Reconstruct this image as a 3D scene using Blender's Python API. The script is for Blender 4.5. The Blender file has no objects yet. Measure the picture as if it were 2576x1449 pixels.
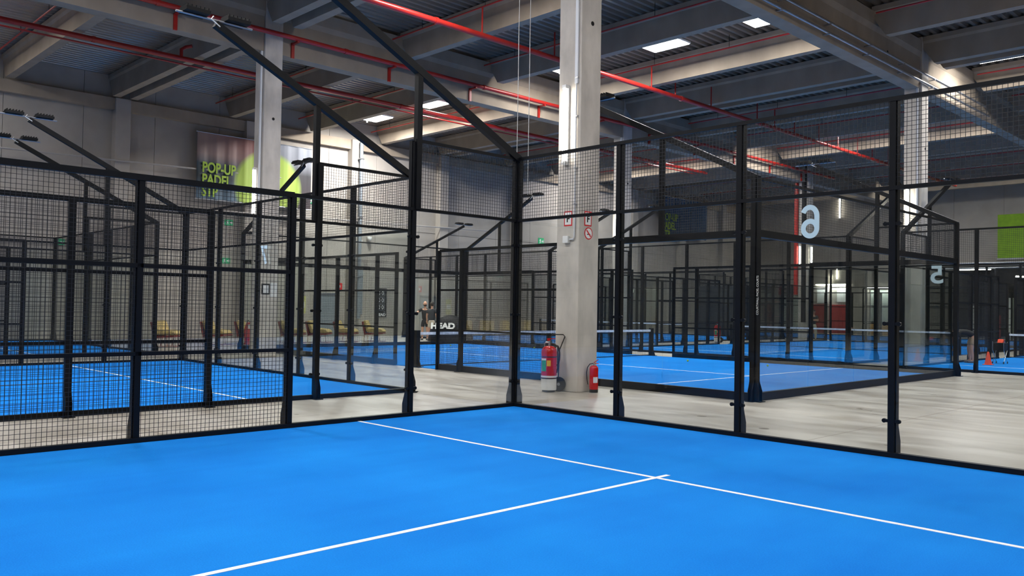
import bpy, bmesh, math, random
from mathutils import Vector, Matrix
random.seed(7)
C = bpy.context.scene.collection
sc = bpy.context.scene
PI = math.pi

# ------------------------------------------------------------------ camera
W_, H_, F_ = 2576, 1449, 2130.57
cam_loc = Vector((9.8201, -9.6282, 1.5971))
yaw, pit, rol = 2.3706, 0.0226, 0.0165
f = Vector((math.cos(pit)*math.cos(yaw), math.cos(pit)*math.sin(yaw), math.sin(pit)))
rt = Vector((math.sin(yaw), -math.cos(yaw), 0)); up = rt.cross(f)
r2 = math.cos(rol)*rt + math.sin(rol)*up; u2 = -math.sin(rol)*rt + math.cos(rol)*up
cd = bpy.data.cameras.new('camera'); cam = bpy.data.objects.new('camera', cd); C.objects.link(cam)
cd.sensor_width = 36; cd.lens = 36*F_/W_; cd.clip_end = 300
cam.matrix_world = Matrix(((r2.x, u2.x, -f.x, cam_loc.x), (r2.y, u2.y, -f.y, cam_loc.y), (r2.z, u2.z, -f.z, cam_loc.z), (0, 0, 0, 1)))
sc.camera = cam

# ------------------------------------------------------------------ world, exposure, lights
wd = bpy.data.worlds.new('world'); sc.world = wd; wd.use_nodes = True
wd.node_tree.nodes['Background'].inputs[0].default_value = (0.6, 0.7, 0.9, 1)
wd.node_tree.nodes['Background'].inputs[1].default_value = 0.05
sc.view_settings.view_transform = 'Standard'; sc.view_settings.look = 'None'
sc.view_settings.exposure = -0.12; sc.view_settings.gamma = 1; sc.view_settings.use_curve_mapping = False
sc.cycles.transparent_max_bounces = 64
sc.cycles.max_bounces = 6; sc.cycles.diffuse_bounces = 3; sc.cycles.glossy_bounces = 3
sc.cycles.sample_clamp_indirect = 4
sc.cycles.use_denoising = True
sc.cycles.use_adaptive_sampling = True; sc.cycles.adaptive_threshold = 0.03

LAMP_Z = 10.55
LAMP_W = 560.0
# the hall's ceiling lamps, plus rows added out of view for light: (x list, y, power factor)
XS = [-23.8, -19.6, -15.45, -11.3, -7.1, -3.25]
XR = [0.55, 4.75, 8.95]
LAMPS = []
for x, k in zip(XS, (2.3, 1.0, 0.6, 0.5, 0.54, 0.54)): LAMPS.append((x, 13.85, k))
for x in XR: LAMPS.append((x, 22.7, 0.6))
for x, k in zip(XS, (1.1, 0.7, 0.6, 0.6, 0.6, 0.6)): LAMPS.append((x, 31.2, k))
for x in XR: LAMPS.append((x, 40.0, 0.14))
for x in XS[1:]: LAMPS.append((x, 47.7, 0.06))  # row added behind a beam to lift the lobby end
for y in (-12.6, -21.0):  # rows added behind the camera to light the hall
    for x in XS[1::2] + XR[1:] + [13.2]: LAMPS.append((x, y, 0.34))
for x in (1.0, 5.4, 9.8, 14.5): LAMPS.append((x, -4.4, 0.18))  # row added above the frame to light the near turf
for x, k in zip(XS, (0.16, 0.13, 0, 0, 0.80, 0.50)): LAMPS += [(x, -4.4, k)] if k else []  # same added row continued left, lights the neighbouring court
for x in (5.6, 9.8, 14.5): LAMPS.append((x, 5.2, 0.27))  # added out of view to light the right bay
for x in (-7.1, -3.25): LAMPS.append((x, 4.6, 0.42))  # added above the frame to brighten the floor around the near column
for x in (9.8, 14.5): LAMPS.append((x, 13.9, 0.40))  # added out of view, light for the right girder and floor
def area(x, y, z, w, sx, sy, name='lamp_or_fill_light'):
    L = bpy.data.lights.new(name, 'AREA'); L.shape = 'RECTANGLE'; L.size = sx; L.size_y = sy
    L.energy = w; L.color = (1.0, 0.98, 0.955)
    o = bpy.data.objects.new(name, L); C.objects.link(o); o.location = (x, y, z)
    return o
for (x, y, k) in LAMPS:
    area(x, y, LAMP_Z - 0.06, LAMP_W*k, 1.3, 0.7)

# ------------------------------------------------------------------ materials
def mat(name, col, rough=0.5, metal=0.0, noise=0.0, scale=5.0, bump=0.0, bscale=60.0, emit=None, estr=0.0, spec=0.5, stretch=None):
    m = bpy.data.materials.new(name); m.use_nodes = True
    nt = m.node_tree; b = nt.nodes['Principled BSDF']
    b.inputs['Roughness'].default_value = rough; b.inputs['Metallic'].default_value = metal
    b.inputs['Specular IOR Level'].default_value = spec
    tc = nt.nodes.new('ShaderNodeTexCoord')
    mp = nt.nodes.new('ShaderNodeMapping'); nt.links.new(tc.outputs['Object'], mp.inputs[0])
    if stretch: mp.inputs['Scale'].default_value = stretch
    n = nt.nodes.new('ShaderNodeTexNoise'); n.inputs['Scale'].default_value = scale; n.inputs['Detail'].default_value = 6
    nt.links.new(mp.outputs[0], n.inputs['Vector'])
    cr = nt.nodes.new('ShaderNodeValToRGB')
    cr.color_ramp.elements[0].position = 0.3; cr.color_ramp.elements[1].position = 0.7
    a = [max(0, c*(1-noise)) for c in col]; d = [min(1, c*(1+noise)) for c in col]
    cr.color_ramp.elements[0].color = (*a, 1); cr.color_ramp.elements[1].color = (*d, 1)
    nt.links.new(n.outputs['Fac'], cr.inputs[0]); nt.links.new(cr.outputs[0], b.inputs['Base Color'])
    if bump > 0:
        n2 = nt.nodes.new('ShaderNodeTexNoise'); n2.inputs['Scale'].default_value = bscale; n2.inputs['Detail'].default_value = 3
        nt.links.new(tc.outputs['Object'], n2.inputs['Vector'])
        bp = nt.nodes.new('ShaderNodeBump'); bp.inputs['Strength'].default_value = bump; bp.inputs['Distance'].default_value = 0.01
        nt.links.new(n2.outputs['Fac'], bp.inputs['Height']); nt.links.new(bp.outputs[0], b.inputs['Normal'])
    if emit:
        b.inputs['Emission Color'].default_value = (*emit, 1); b.inputs['Emission Strength'].default_value = estr
    return m
def glassmat(name, tint, refl=1.0, ior=1.45):
    m = bpy.data.materials.new(name); m.use_nodes = True; nt = m.node_tree
    nt.nodes.remove(nt.nodes['Principled BSDF'])
    out = nt.nodes['Material Output']
    t = nt.nodes.new('ShaderNodeBsdfTransparent'); t.inputs[0].default_value = (*tint, 1)
    g = nt.nodes.new('ShaderNodeBsdfGlossy'); g.inputs['Roughness'].default_value = 0.01
    fr = nt.nodes.new('ShaderNodeFresnel'); fr.inputs['IOR'].default_value = ior
    mt = nt.nodes.new('ShaderNodeMath'); mt.operation = 'MULTIPLY'; mt.inputs[1].default_value = refl
    mx = nt.nodes.new('ShaderNodeMixShader')
    nt.links.new(fr.outputs[0], mt.inputs[0]); nt.links.new(mt.outputs[0], mx.inputs[0])
    nt.links.new(t.outputs[0], mx.inputs[1]); nt.links.new(g.outputs[0], mx.inputs[2]); nt.links.new(mx.outputs[0], out.inputs[0])
    return m

def turf_material():
    m = bpy.data.materials.new('blue_turf'); m.use_nodes = True; nt = m.node_tree; b = nt.nodes['Principled BSDF']
    tc = nt.nodes.new('ShaderNodeTexCoord')
    n1 = nt.nodes.new('ShaderNodeTexNoise'); n1.inputs['Scale'].default_value = 0.55; n1.inputs['Detail'].default_value = 4
    n2 = nt.nodes.new('ShaderNodeTexNoise'); n2.inputs['Scale'].default_value = 90; n2.inputs['Detail'].default_value = 4
    for n in (n1, n2): nt.links.new(tc.outputs['Object'], n.inputs['Vector'])
    mp = nt.nodes.new('ShaderNodeMapping'); mp.inputs['Scale'].default_value = (1.2, 0.14, 1); nt.links.new(tc.outputs['Object'], mp.inputs[0])
    n3 = nt.nodes.new('ShaderNodeTexNoise'); n3.inputs['Scale'].default_value = 2.2; n3.inputs['Detail'].default_value = 3; nt.links.new(mp.outputs[0], n3.inputs['Vector'])
    ad = nt.nodes.new('ShaderNodeMath'); ad.operation = 'MULTIPLY_ADD'; ad.inputs[1].default_value = 0.8; nt.links.new(n2.outputs['Fac'], ad.inputs[0]); nt.links.new(n1.outputs['Fac'], ad.inputs[2])
    ad2 = nt.nodes.new('ShaderNodeMath'); ad2.operation = 'MULTIPLY_ADD'; ad2.inputs[1].default_value = 0.35; nt.links.new(n3.outputs['Fac'], ad2.inputs[0]); nt.links.new(ad.outputs[0], ad2.inputs[2])
    cr = nt.nodes.new('ShaderNodeValToRGB')
    cr.color_ramp.elements[0].position = 0.52; cr.color_ramp.elements[1].position = 0.96
    ms = nt.nodes.new('ShaderNodeMath'); ms.operation = 'MULTIPLY'; ms.inputs[1].default_value = 0.69; nt.links.new(ad2.outputs[0], ms.inputs[0])
    cr.color_ramp.elements[0].color = (0.003, 0.150, 0.56, 1); cr.color_ramp.elements[1].color = (0.008, 0.228, 0.70, 1)
    nt.links.new(ms.outputs[0], cr.inputs[0]); nt.links.new(cr.outputs[0], b.inputs['Base Color'])
    b.inputs['Roughness'].default_value = 0.95; b.inputs['Specular IOR Level'].default_value = 0.08
    bp = nt.nodes.new('ShaderNodeBump'); bp.inputs['Strength'].default_value = 0.25; bp.inputs['Distance'].default_value = 0.01
    nt.links.new(n2.outputs['Fac'], bp.inputs['Height']); nt.links.new(bp.outputs[0], b.inputs['Normal'])
    return m
def floor_material():
    m = bpy.data.materials.new('polished_concrete'); m.use_nodes = True; nt = m.node_tree; b = nt.nodes['Principled BSDF']
    tc = nt.nodes.new('ShaderNodeTexCoord')
    mp = nt.nodes.new('ShaderNodeMapping'); mp.inputs['Rotation'].default_value = (0, 0, 0.6); mp.inputs['Scale'].default_value = (0.5, 1.6, 1)
    nt.links.new(tc.outputs['Object'], mp.inputs[0])
    n1 = nt.nodes.new('ShaderNodeTexNoise'); n1.inputs['Scale'].default_value = 1.3; n1.inputs['Detail'].default_value = 8; n1.inputs['Distortion'].default_value = 0.8
    nt.links.new(mp.outputs[0], n1.inputs['Vector'])
    cr = nt.nodes.new('ShaderNodeValToRGB')
    cr.color_ramp.elements[0].position = 0.28; cr.color_ramp.elements[1].position = 0.62
    cr.color_ramp.elements[0].color = (0.31, 0.27, 0.22, 1); cr.color_ramp.elements[1].color = (0.52, 0.485, 0.435, 1)
    nt.links.new(n1.outputs['Fac'], cr.inputs[0])
    # expansion joints on a square grid
    br = nt.nodes.new('ShaderNodeTexBrick'); br.inputs['Scale'].default_value = 1.0; br.offset = 0.0
    br.inputs['Brick Width'].default_value = 5.75; br.inputs['Row Height'].default_value = 5.75; br.inputs['Mortar Size'].default_value = 0.012
    br.inputs['Color1'].default_value = (1, 1, 1, 1); br.inputs['Color2'].default_value = (1, 1, 1, 1); br.inputs['Mortar'].default_value = (0.62, 0.56, 0.5, 1)
    mp2 = nt.nodes.new('ShaderNodeMapping'); mp2.inputs['Location'].default_value = (1.0, -0.3, 0); nt.links.new(tc.outputs['Object'], mp2.inputs[0])
    nt.links.new(mp2.outputs[0], br.inputs['Vector'])
    mx = nt.nodes.new('ShaderNodeMix'); mx.data_type = 'RGBA'; mx.blend_type = 'MULTIPLY'; mx.inputs[0].default_value = 1
    nt.links.new(cr.outputs[0], mx.inputs[6]); nt.links.new(br.outputs['Color'], mx.inputs[7])
    # small dark marks
    vo = nt.nodes.new('ShaderNodeTexVoronoi'); vo.inputs['Scale'].default_value = 0.75; nt.links.new(tc.outputs['Object'], vo.inputs['Vector'])
    lt = nt.nodes.new('ShaderNodeMath'); lt.operation = 'LESS_THAN'; lt.inputs[1].default_value = 0.055; nt.links.new(vo.outputs['Distance'], lt.inputs[0])
    mx2 = nt.nodes.new('ShaderNodeMix'); mx2.data_type = 'RGBA'; mx2.inputs[7].default_value = (0.17, 0.14, 0.11, 1)
    nt.links.new(lt.outputs[0], mx2.inputs[0]); nt.links.new(mx.outputs[2], mx2.inputs[6])
    nt.links.new(mx2.outputs[2], b.inputs['Base Color'])
    rr = nt.nodes.new('ShaderNodeMapRange'); rr.inputs[3].default_value = 0.22; rr.inputs[4].default_value = 0.42
    nt.links.new(n1.outputs['Fac'], rr.inputs[0]); nt.links.new(rr.outputs[0], b.inputs['Roughness'])
    return m

M = dict(
    turf=turf_material(), floor=floor_material(),
    line=mat('white_line', (0.82, 0.84, 0.86), 0.8, bump=0.2, bscale=120),
    steel=mat('black_painted_steel', (0.0035, 0.004, 0.0055), 0.45, 0.0, 0.15, 8, spec=0.2),
    wire=mat('black_mesh_wire', (0.006, 0.007, 0.010), 0.5),
    zinc=mat('galvanised_metal', (0.45, 0.46, 0.48), 0.35, 0.9, 0.1, 6),
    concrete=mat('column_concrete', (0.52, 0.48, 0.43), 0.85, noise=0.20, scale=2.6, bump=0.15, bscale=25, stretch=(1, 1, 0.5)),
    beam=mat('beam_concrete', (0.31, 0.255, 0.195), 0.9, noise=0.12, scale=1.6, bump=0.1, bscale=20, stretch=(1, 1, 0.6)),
    wall=mat('wall_concrete', (0.36, 0.33, 0.295), 0.9, noise=0.10, scale=0.9, bump=0.1, bscale=14),
    deck=mat('corrugated_steel_deck', (0.30, 0.27, 0.235), 0.32, 0.6, 0.12, 0.7),
    red=mat('red_pipe_paint', (0.36, 0.017, 0.012), 0.35, noise=0.1, scale=4),
    redgloss=mat('extinguisher_red', (0.46, 0.006, 0.006), 0.18, noise=0.05),
    white=mat('white_paint', (0.75, 0.75, 0.74), 0.5, noise=0.04),
    wallpipe=mat('grey_wall_pipe', (0.36, 0.34, 0.32), 0.6),
    conduit=mat('pale_plastic_conduit', (0.62, 0.64, 0.68), 0.45),
    rubber=mat('black_rubber', (0.012, 0.012, 0.013), 0.55),
    glass=glassmat('clear_glass', (0.972, 0.987, 0.980), 0.36),
    glow=mat('white_lamp_diffuser', (0.9, 0.9, 0.9), 0.5, emit=(1, 0.985, 0.96), estr=30),
    tube=mat('fluorescent_tube', (0.9, 0.9, 0.9), 0.5, emit=(1, 0.93, 0.80), estr=30),
    greenlabel=mat('green_label', (0.03, 0.30, 0.12), 0.4, noise=0.3, scale=20),
    yellow=mat('yellow_label', (0.75, 0.42, 0.02), 0.4),
    paleyellow=mat('pale_yellow_paper', (0.50, 0.50, 0.16), 0.6),
    signred=mat('sign_red', (0.6, 0.012, 0.015), 0.45),
    black=mat('matt_black', (0.006, 0.006, 0.007), 0.6, spec=0.2),
    lime=mat('lime_print', (0.26, 0.40, 0.025), 0.6),
    limecloth=mat('lime_banner_cloth', (0.22, 0.42, 0.01), 0.7, noise=0.15, scale=3),
    signgreen=mat('exit_green', (0.02, 0.35, 0.14), 0.5, emit=(0.05, 0.9, 0.35), estr=0.12),
    number=mat('pale_blue_number', (0.70, 0.84, 0.90), 0.5),
    cushion=mat('mustard_cushion', (0.47, 0.35, 0.135), 0.85, noise=0.3, scale=30),
    sofared=mat('brick_red_frame', (0.20, 0.025, 0.02), 0.55),
    door=mat('grey_door', (0.20, 0.23, 0.26), 0.5),
    darkwall=mat('dark_lobby_wall', (0.02, 0.022, 0.024), 0.7, noise=0.2),
    skin=mat('skin', (0.50, 0.27, 0.18), 0.5), hair=mat('dark_hair', (0.02, 0.014, 0.010), 0.7),
    blackcloth=mat('black_cloth', (0.014, 0.015, 0.018), 0.85), navycloth=mat('dark_grey_cloth', (0.030, 0.034, 0.042), 0.85),
    beige=mat('beige_cloth', (0.48, 0.42, 0.34), 0.85), tan=mat('tan_cloth', (0.35, 0.24, 0.15), 0.85),
    shoe=mat('grey_shoe', (0.10, 0.10, 0.11), 0.6), orange=mat('orange_plastic', (0.80, 0.06, 0.015), 0.45),
    redpanel=mat('dull_red_panel', (0.30, 0.03, 0.03), 0.6, noise=0.12), timber=mat('pine_timber', (0.5, 0.30, 0.10), 0.6, noise=0.2, scale=8, stretch=(1, 8, 1)),
    netmesh=mat('black_net_cord', (0.01, 0.01, 0.012), 0.7), tape=mat('white_net_tape', (0.62, 0.66, 0.72), 0.7, noise=0.25, scale=9),
    locker=mat('pale_locker', (0.45, 0.50, 0.46), 0.45), bluecrate=mat('dark_blue_board', (0.015, 0.05, 0.12), 0.6),
)

# ------------------------------------------------------------------ mesh helpers
class MB:
    def __init__(s): s.v = []; s.f = []
    def box(s, x0, x1, y0, y1, z0, z1):
        n = len(s.v)
        s.v += [(x0,y0,z0),(x1,y0,z0),(x1,y1,z0),(x0,y1,z0),(x0,y0,z1),(x1,y0,z1),(x1,y1,z1),(x0,y1,z1)]
        s.f += [tuple(n+i for i in q) for q in ((0,3,2,1),(4,5,6,7),(0,1,5,4),(1,2,6,5),(2,3,7,6),(3,0,4,7))]
        return s
    def prism(s, pts, axis, a, b):
        """pts: polygon in the other two axes; extruded along axis from a to b"""
        n = len(s.v); k = len(pts)
        def P(p, t): return {'x': (t, p[0], p[1]), 'y': (p[0], t, p[1]), 'z': (p[0], p[1], t)}[axis]
        s.v += [P(p, a) for p in pts] + [P(p, b) for p in pts]
        s.f += [tuple(n+i for i in range(k))[::-1], tuple(n+k+i for i in range(k))]
        s.f += [(n+i, n+(i+1) % k, n+k+(i+1) % k, n+k+i) for i in range(k)]
        return s
    def bar(s, p0, p1, w, h, upv=(0,0,1)):
        p0 = Vector(p0); p1 = Vector(p1); d = (p1-p0).normalized(); a = d.cross(Vector(upv))
        if a.length < 1e-4: a = Vector((1,0,0))
        a.normalize(); b = a.cross(d); n = len(s.v)
        for p in (p0, p1):
            for (i, j) in ((-1,-1),(1,-1),(1,1),(-1,1)): s.v.append(tuple(p + a*i*w/2 + b*j*h/2))
        s.f += [tuple(n+i for i in q) for q in ((0,1,2,3),(7,6,5,4),(0,4,5,1),(1,5,6,2),(2,6,7,3),(3,7,4,0))]
        return s
    def tube(s, pts, r, k=10, cap=True):
        pts = [Vector(p) for p in pts]; n0 = len(s.v); rings = []
        prev = None
        for i, p in enumerate(pts):
            d = ((pts[min(i+1, len(pts)-1)] - pts[max(i-1, 0)])).normalized()
            if prev is None:
                a = d.cross(Vector((0,0,1)))
                if a.length < 0.05: a = d.cross(Vector((1,0,0)))
            else: a = prev - d*prev.dot(d)
            a.normalize(); prev = a; b = d.cross(a)
            rr = r[i] if isinstance(r, (list, tuple)) else r
            n = len(s.v)
            for j in range(k):
                t = 2*PI*j/k; s.v.append(tuple(p + (a*math.cos(t) + b*math.sin(t))*rr))
            rings.append(n)
        for a_, b_ in zip(rings, rings[1:]):
            for j in range(k): s.f.append((a_+j, a_+(j+1) % k, b_+(j+1) % k, b_+j))
        if cap:
            s.f.append(tuple(rings[0]+j for j in range(k))[::-1]); s.f.append(tuple(rings[-1]+j for j in range(k)))
        return s
    def lathe(s, prof, cx=0, cy=0, k=28):
        n0 = len(s.v)
        for (r, z) in prof:
            for j in range(k): t = 2*PI*j/k; s.v.append((cx+r*math.cos(t), cy+r*math.sin(t), z))
        for i in range(len(prof)-1):
            for j in range(k): s.f.append((n0+i*k+j, n0+i*k+(j+1) % k, n0+(i+1)*k+(j+1) % k, n0+(i+1)*k+j))
        s.f.append(tuple(n0+j for j in range(k))[::-1]); s.f.append(tuple(n0+(len(prof)-1)*k+j for j in range(k)))
        return s
    def mesh(s, name, m):
        me = bpy.data.meshes.new(name); me.from_pydata(s.v, [], s.f); me.materials.append(m); me.update(); return me
    def build(s, name, m, parent=None, smooth=False, bevel=0, loc=None, rz=0):
        me = s.mesh(name, m); o = bpy.data.objects.new(name, me); C.objects.link(o)
        if parent: o.parent = parent
        if loc: o.location = loc
        if rz: o.rotation_euler = (0, 0, rz)
        if smooth:
            for p in me.polygons: p.use_smooth = True
            me.set_sharp_from_angle(angle=math.radians(40))
        if bevel:
            b = o.modifiers.new('bevel', 'BEVEL'); b.width = bevel; b.segments = 2; b.limit_method = 'ANGLE'
        return o
def empty(name, loc=(0,0,0), rz=0, parent=None):
    o = bpy.data.objects.new(name, None); C.objects.link(o); o.location = loc; o.rotation_euler = (0,0,rz); o.empty_display_size = 0.1
    if parent: o.parent = parent
    return o
def tag(o, label=None, cat=None, group=None, kind=None):
    if label: o['label'] = label
    if cat: o['category'] = cat
    if group: o['group'] = group
    if kind: o['kind'] = kind
    return o
def inst(name, me, parent, loc=(0,0,0), rz=0.0):
    o = bpy.data.objects.new(name, me); C.objects.link(o); o.parent = parent; o.location = loc; o.rotation_euler = (0,0,rz); return o
def copy_tree(o, parent=None):
    c = o.copy(); C.objects.link(c)
    if parent: c.parent = parent
    for ch in list(o.children): copy_tree(ch, c)
    return c
def text(name, body, size, loc, right, upv, m, parent=None, ext=0.004, bold=0.0, align='CENTER', sx=1.0, line=1.0):
    cu = bpy.data.curves.new(name, 'FONT'); cu.body = body; cu.size = size; cu.extrude = ext; cu.offset = bold
    cu.align_x = align; cu.align_y = 'CENTER'; cu.resolution_u = 4; cu.space_line = line
    t = bpy.data.objects.new(name+'_curve', cu); C.objects.link(t)
    dg = bpy.context.evaluated_depsgraph_get(); me = bpy.data.meshes.new_from_object(t.evaluated_get(dg))
    bpy.data.objects.remove(t); me.name = name; me.materials.clear(); me.materials.append(m)
    R = Vector(right).normalized(); U = Vector(upv).normalized(); N = R.cross(U)
    for v in me.vertices:
        p = R*v.co.x*sx + U*v.co.y + N*v.co.z + Vector(loc); v.co = p
    o = bpy.data.objects.new(name, me); C.objects.link(o)
    if parent: o.parent = parent
    return o

# ------------------------------------------------------------------ the hall shell
FZ = -0.02
X0, X1, Y0, Y1, ZT = -27.0, 24.0, -30.0, 54.0, 10.95
b = MB().box(X0-0.3, X1+0.3, Y0-0.3, Y1+8, FZ-0.3, FZ); tag(b.build('floor', M['floor']), kind='structure')
# corrugated deck, ribs run along Y
b = MB(); x = X0; prof = []; 
while x < X1: prof += [(x, ZT), (x+0.11, ZT), (x+0.15, ZT+0.09), (x+0.26, ZT+0.09)]; x += 0.30
prof.append((X1, ZT)); n = len(prof)
b.v = [(p[0], Y0, p[1]) for p in prof] + [(p[0], Y1, p[1]) for p in prof]; b.f = [(i, i+1, n+i+1, n+i) for i in range(n-1)]
tag(b.build('ceiling', M['deck']), kind='structure')
MBc = MB().box(X0-0.3, X1+0.3, Y0-0.3, Y1+0.3, ZT+0.12, ZT+0.3); tag(MBc.build('ceiling', M['darkwall']), kind='structure')

def panel_wall(name, axis, c, a0, a1, z0, z1, pw, sgn, mt):
    """precast panels with open vertical joints and one horizontal joint"""
    b = MB()
    a = a0
    while a < a1-0.01:
        e = min(a+pw, a1)
        for (za, zb) in ((z0, 5.6), (5.62, z1)):
            if zb <= za: continue
            if axis == 'x': b.box(min(c, c-0.15*sgn), max(c, c-0.15*sgn), a+0.008, e-0.008, za, zb)
            else: b.box(a+0.008, e-0.008, min(c, c-0.15*sgn), max(c, c-0.15*sgn), za, zb)
        a = e
    if axis == 'x': b.box(min(c-0.12*sgn, c-0.3*sgn), max(c-0.12*sgn, c-0.3*sgn), a0, a1, z0, z1)
    else: b.box(a0, a1, min(c-0.12*sgn, c-0.3*sgn), max(c-0.12*sgn, c-0.3*sgn), z0, z1)
    return tag(b.build(name, mt), kind='structure')
panel_wall('wall_left', 'x', X0, Y0, Y1, FZ, ZT+0.1, 2.88, 1, M['wall'])
panel_wall('wall_right', 'x', X1, Y0, Y1, FZ, ZT+0.1, 2.88, -1, M['wall'])
panel_wall('wall_near', 'y', Y0, X0, X1, FZ, ZT+0.1, 3.16, 1, M['wall'])
# far wall: solid on the left, opening under a mezzanine on the right
b = MB(); a = X0
while a < X1-0.01:
    e = min(a+3.16, X1); z0 = FZ if a < -12.5 else 4.9
    b.box(a+0.008, e-0.008, Y1, Y1+0.15, z0, 7.3); b.box(a+0.008, e-0.008, Y1, Y1+0.15, 7.32, ZT+0.1); a = e
b.box(X0, X1, Y1+0.12, Y1+0.3, 4.9, ZT+0.1).box(X0, -11.2, Y1+0.12, Y1+0.3, FZ, 4.9)
tag(b.build('wall_far', M['wall']), kind='structure')
b = MB().box(-11.4, X1, Y1+0.3, Y1+8, 4.85, 5.0).box(-11.4, X1, Y1+7.8, Y1+8, FZ, 4.9).box(-11.4, -11.2, Y1+0.3, Y1+8, FZ, 4.9).box(X1-0.2, X1, Y1+0.3, Y1+8, FZ, 4.9)
tag(b.build('wall_lobby', M['darkwall']), kind='structure')

# ------------------------------------------------------------------ columns, girders, cross beams
COLX = [-13.9, -1.25, 11.4]; COLY = [2.91, 20.2, 37.5]
CN = {(-1.25, 2.91): 'pale concrete column standing behind the near glass corner with two fire extinguishers at its foot',
      (-13.9, 2.91): 'grey concrete column left of centre with a lit tube and two papers pinned on it',
      (-13.9, 20.2): 'distant concrete column just right of the near column with a lit tube on its left face',
      (-1.25, 20.2): 'concrete column at the right between two far courts with a lit tube',
      (-13.9, 37.5): 'most distant concrete column with a red riser pipe, behind the mirrored number 6',
      (-1.25, 37.5): 'far concrete column at the right edge beyond the court with the cone'}
cs = 0.29
columns = {}
for cx in COLX:
    for cy in COLY:
        if cx > 5: 
            if cy < 30: continue
        r = empty('concrete_column', (cx, cy, FZ))
        tag(r, CN.get((cx, cy), 'far concrete column beyond the right edge of the far courts'), 'column')
        MB().box(-cs, cs, -cs, cs, 0, ZT-FZ-0.02).build('shaft', M['concrete'], r, bevel=0.012)
        columns[(cx, cy)] = r
        h = MB().tube([(cs-0.005, 0.02, 7.2), (cs+0.006, 0.02, 7.2)], 0.045, 12).build('lifting_hole', M['black'], r)
bay = {-13.9: 'left of centre', -1.25: 'right of centre', 11.4: 'at far right'}
GZ = 9.2
seg = [(-14.1, 2.62), (3.2, 19.91), (20.49, 37.21), (37.79, Y1-0.05)]
nm = ['nearest', 'second', 'third', 'furthest']
for gx in COLX:
    for i, (a, e) in enumerate(seg):
        if gx > 5 and i < 1: continue
        r = empty('roof_girder', (gx, a, GZ))
        tag(r, '%s length of deep concrete girder on the column line %s' % (nm[i], bay[gx]), 'girder', 'main roof girders')
        L = e-a
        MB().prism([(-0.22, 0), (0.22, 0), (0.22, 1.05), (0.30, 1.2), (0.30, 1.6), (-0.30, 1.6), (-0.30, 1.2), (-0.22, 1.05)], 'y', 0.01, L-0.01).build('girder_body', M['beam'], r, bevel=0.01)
        for t in (0.16, 0.84):
            MB().tube([(0.215, L*t, 0.62), (0.226, L*t, 0.62)], 0.06, 14).build('sleeve_hole', M['black'], r)
BYS = [-9.65, -5.35, -1.1, 2.44+0.35, 3.49, 7.85, 12.0, 16.2, 20.3-0.15, 21.0, 25.2, 29.4, 33.6, 37.45, 38.3, 42.6, 46.8, 51.0]
ordn = ['first', 'second', 'third', 'fourth', 'fifth', 'sixth', 'seventh', 'eighth', 'ninth', 'tenth', 'eleventh', 'twelfth', 'thirteenth', 'fourteenth', 'fifteenth', 'sixteenth', 'seventeenth', 'eighteenth']
bays = [(-26.95, -14.12, 'over the far left bay'), (-13.68, -1.47, 'over the middle bay'), (-1.03, 11.18, 'over the right bay')]
for (xa, xb, bn) in bays:
    for i, y in enumerate(BYS):
        if xa > -5 and i < 4: continue
        L = xb-xa; w = 0.15
        b = MB(); side = [(0.02, 0.62), (0.42, 0.0), (L-0.42, 0.0), (L-0.02, 0.62), (L-0.02, 0.7), (0.02, 0.7)]
        b.prism([(p[0], p[1]) for p in side], 'y', -w, w)
        b.prism([(-0.15, 0.7), (0.15, 0.7), (0.21, 0.78), (0.21, 0.93), (-0.21, 0.93), (-0.21, 0.78)], 'x', 0.02, L-0.02)
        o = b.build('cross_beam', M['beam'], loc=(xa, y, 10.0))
        tag(o, 'concrete cross beam under the deck %s, %s from the viewer' % (bn, ordn[i]), 'beam', 'roof cross beams')
# pilasters and ledge on the left wall
for i, y in enumerate((-8.44, -2.67, 3.1, 8.87, 14.6, 20.4, 26.2, 37.7, 43.5, 49.2)):
    w = 0.30
    tag(MB().box(X0, X0+0.42, y-w, y+w, FZ, 9.98).build('trim_%d' % (i+1), M['wall'], bevel=0.01), kind='structure')
tag(MB().box(X0, X0+0.28, -14, Y1, 9.5, 9.98).build('trim_11', M['beam']), kind='structure')

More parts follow.
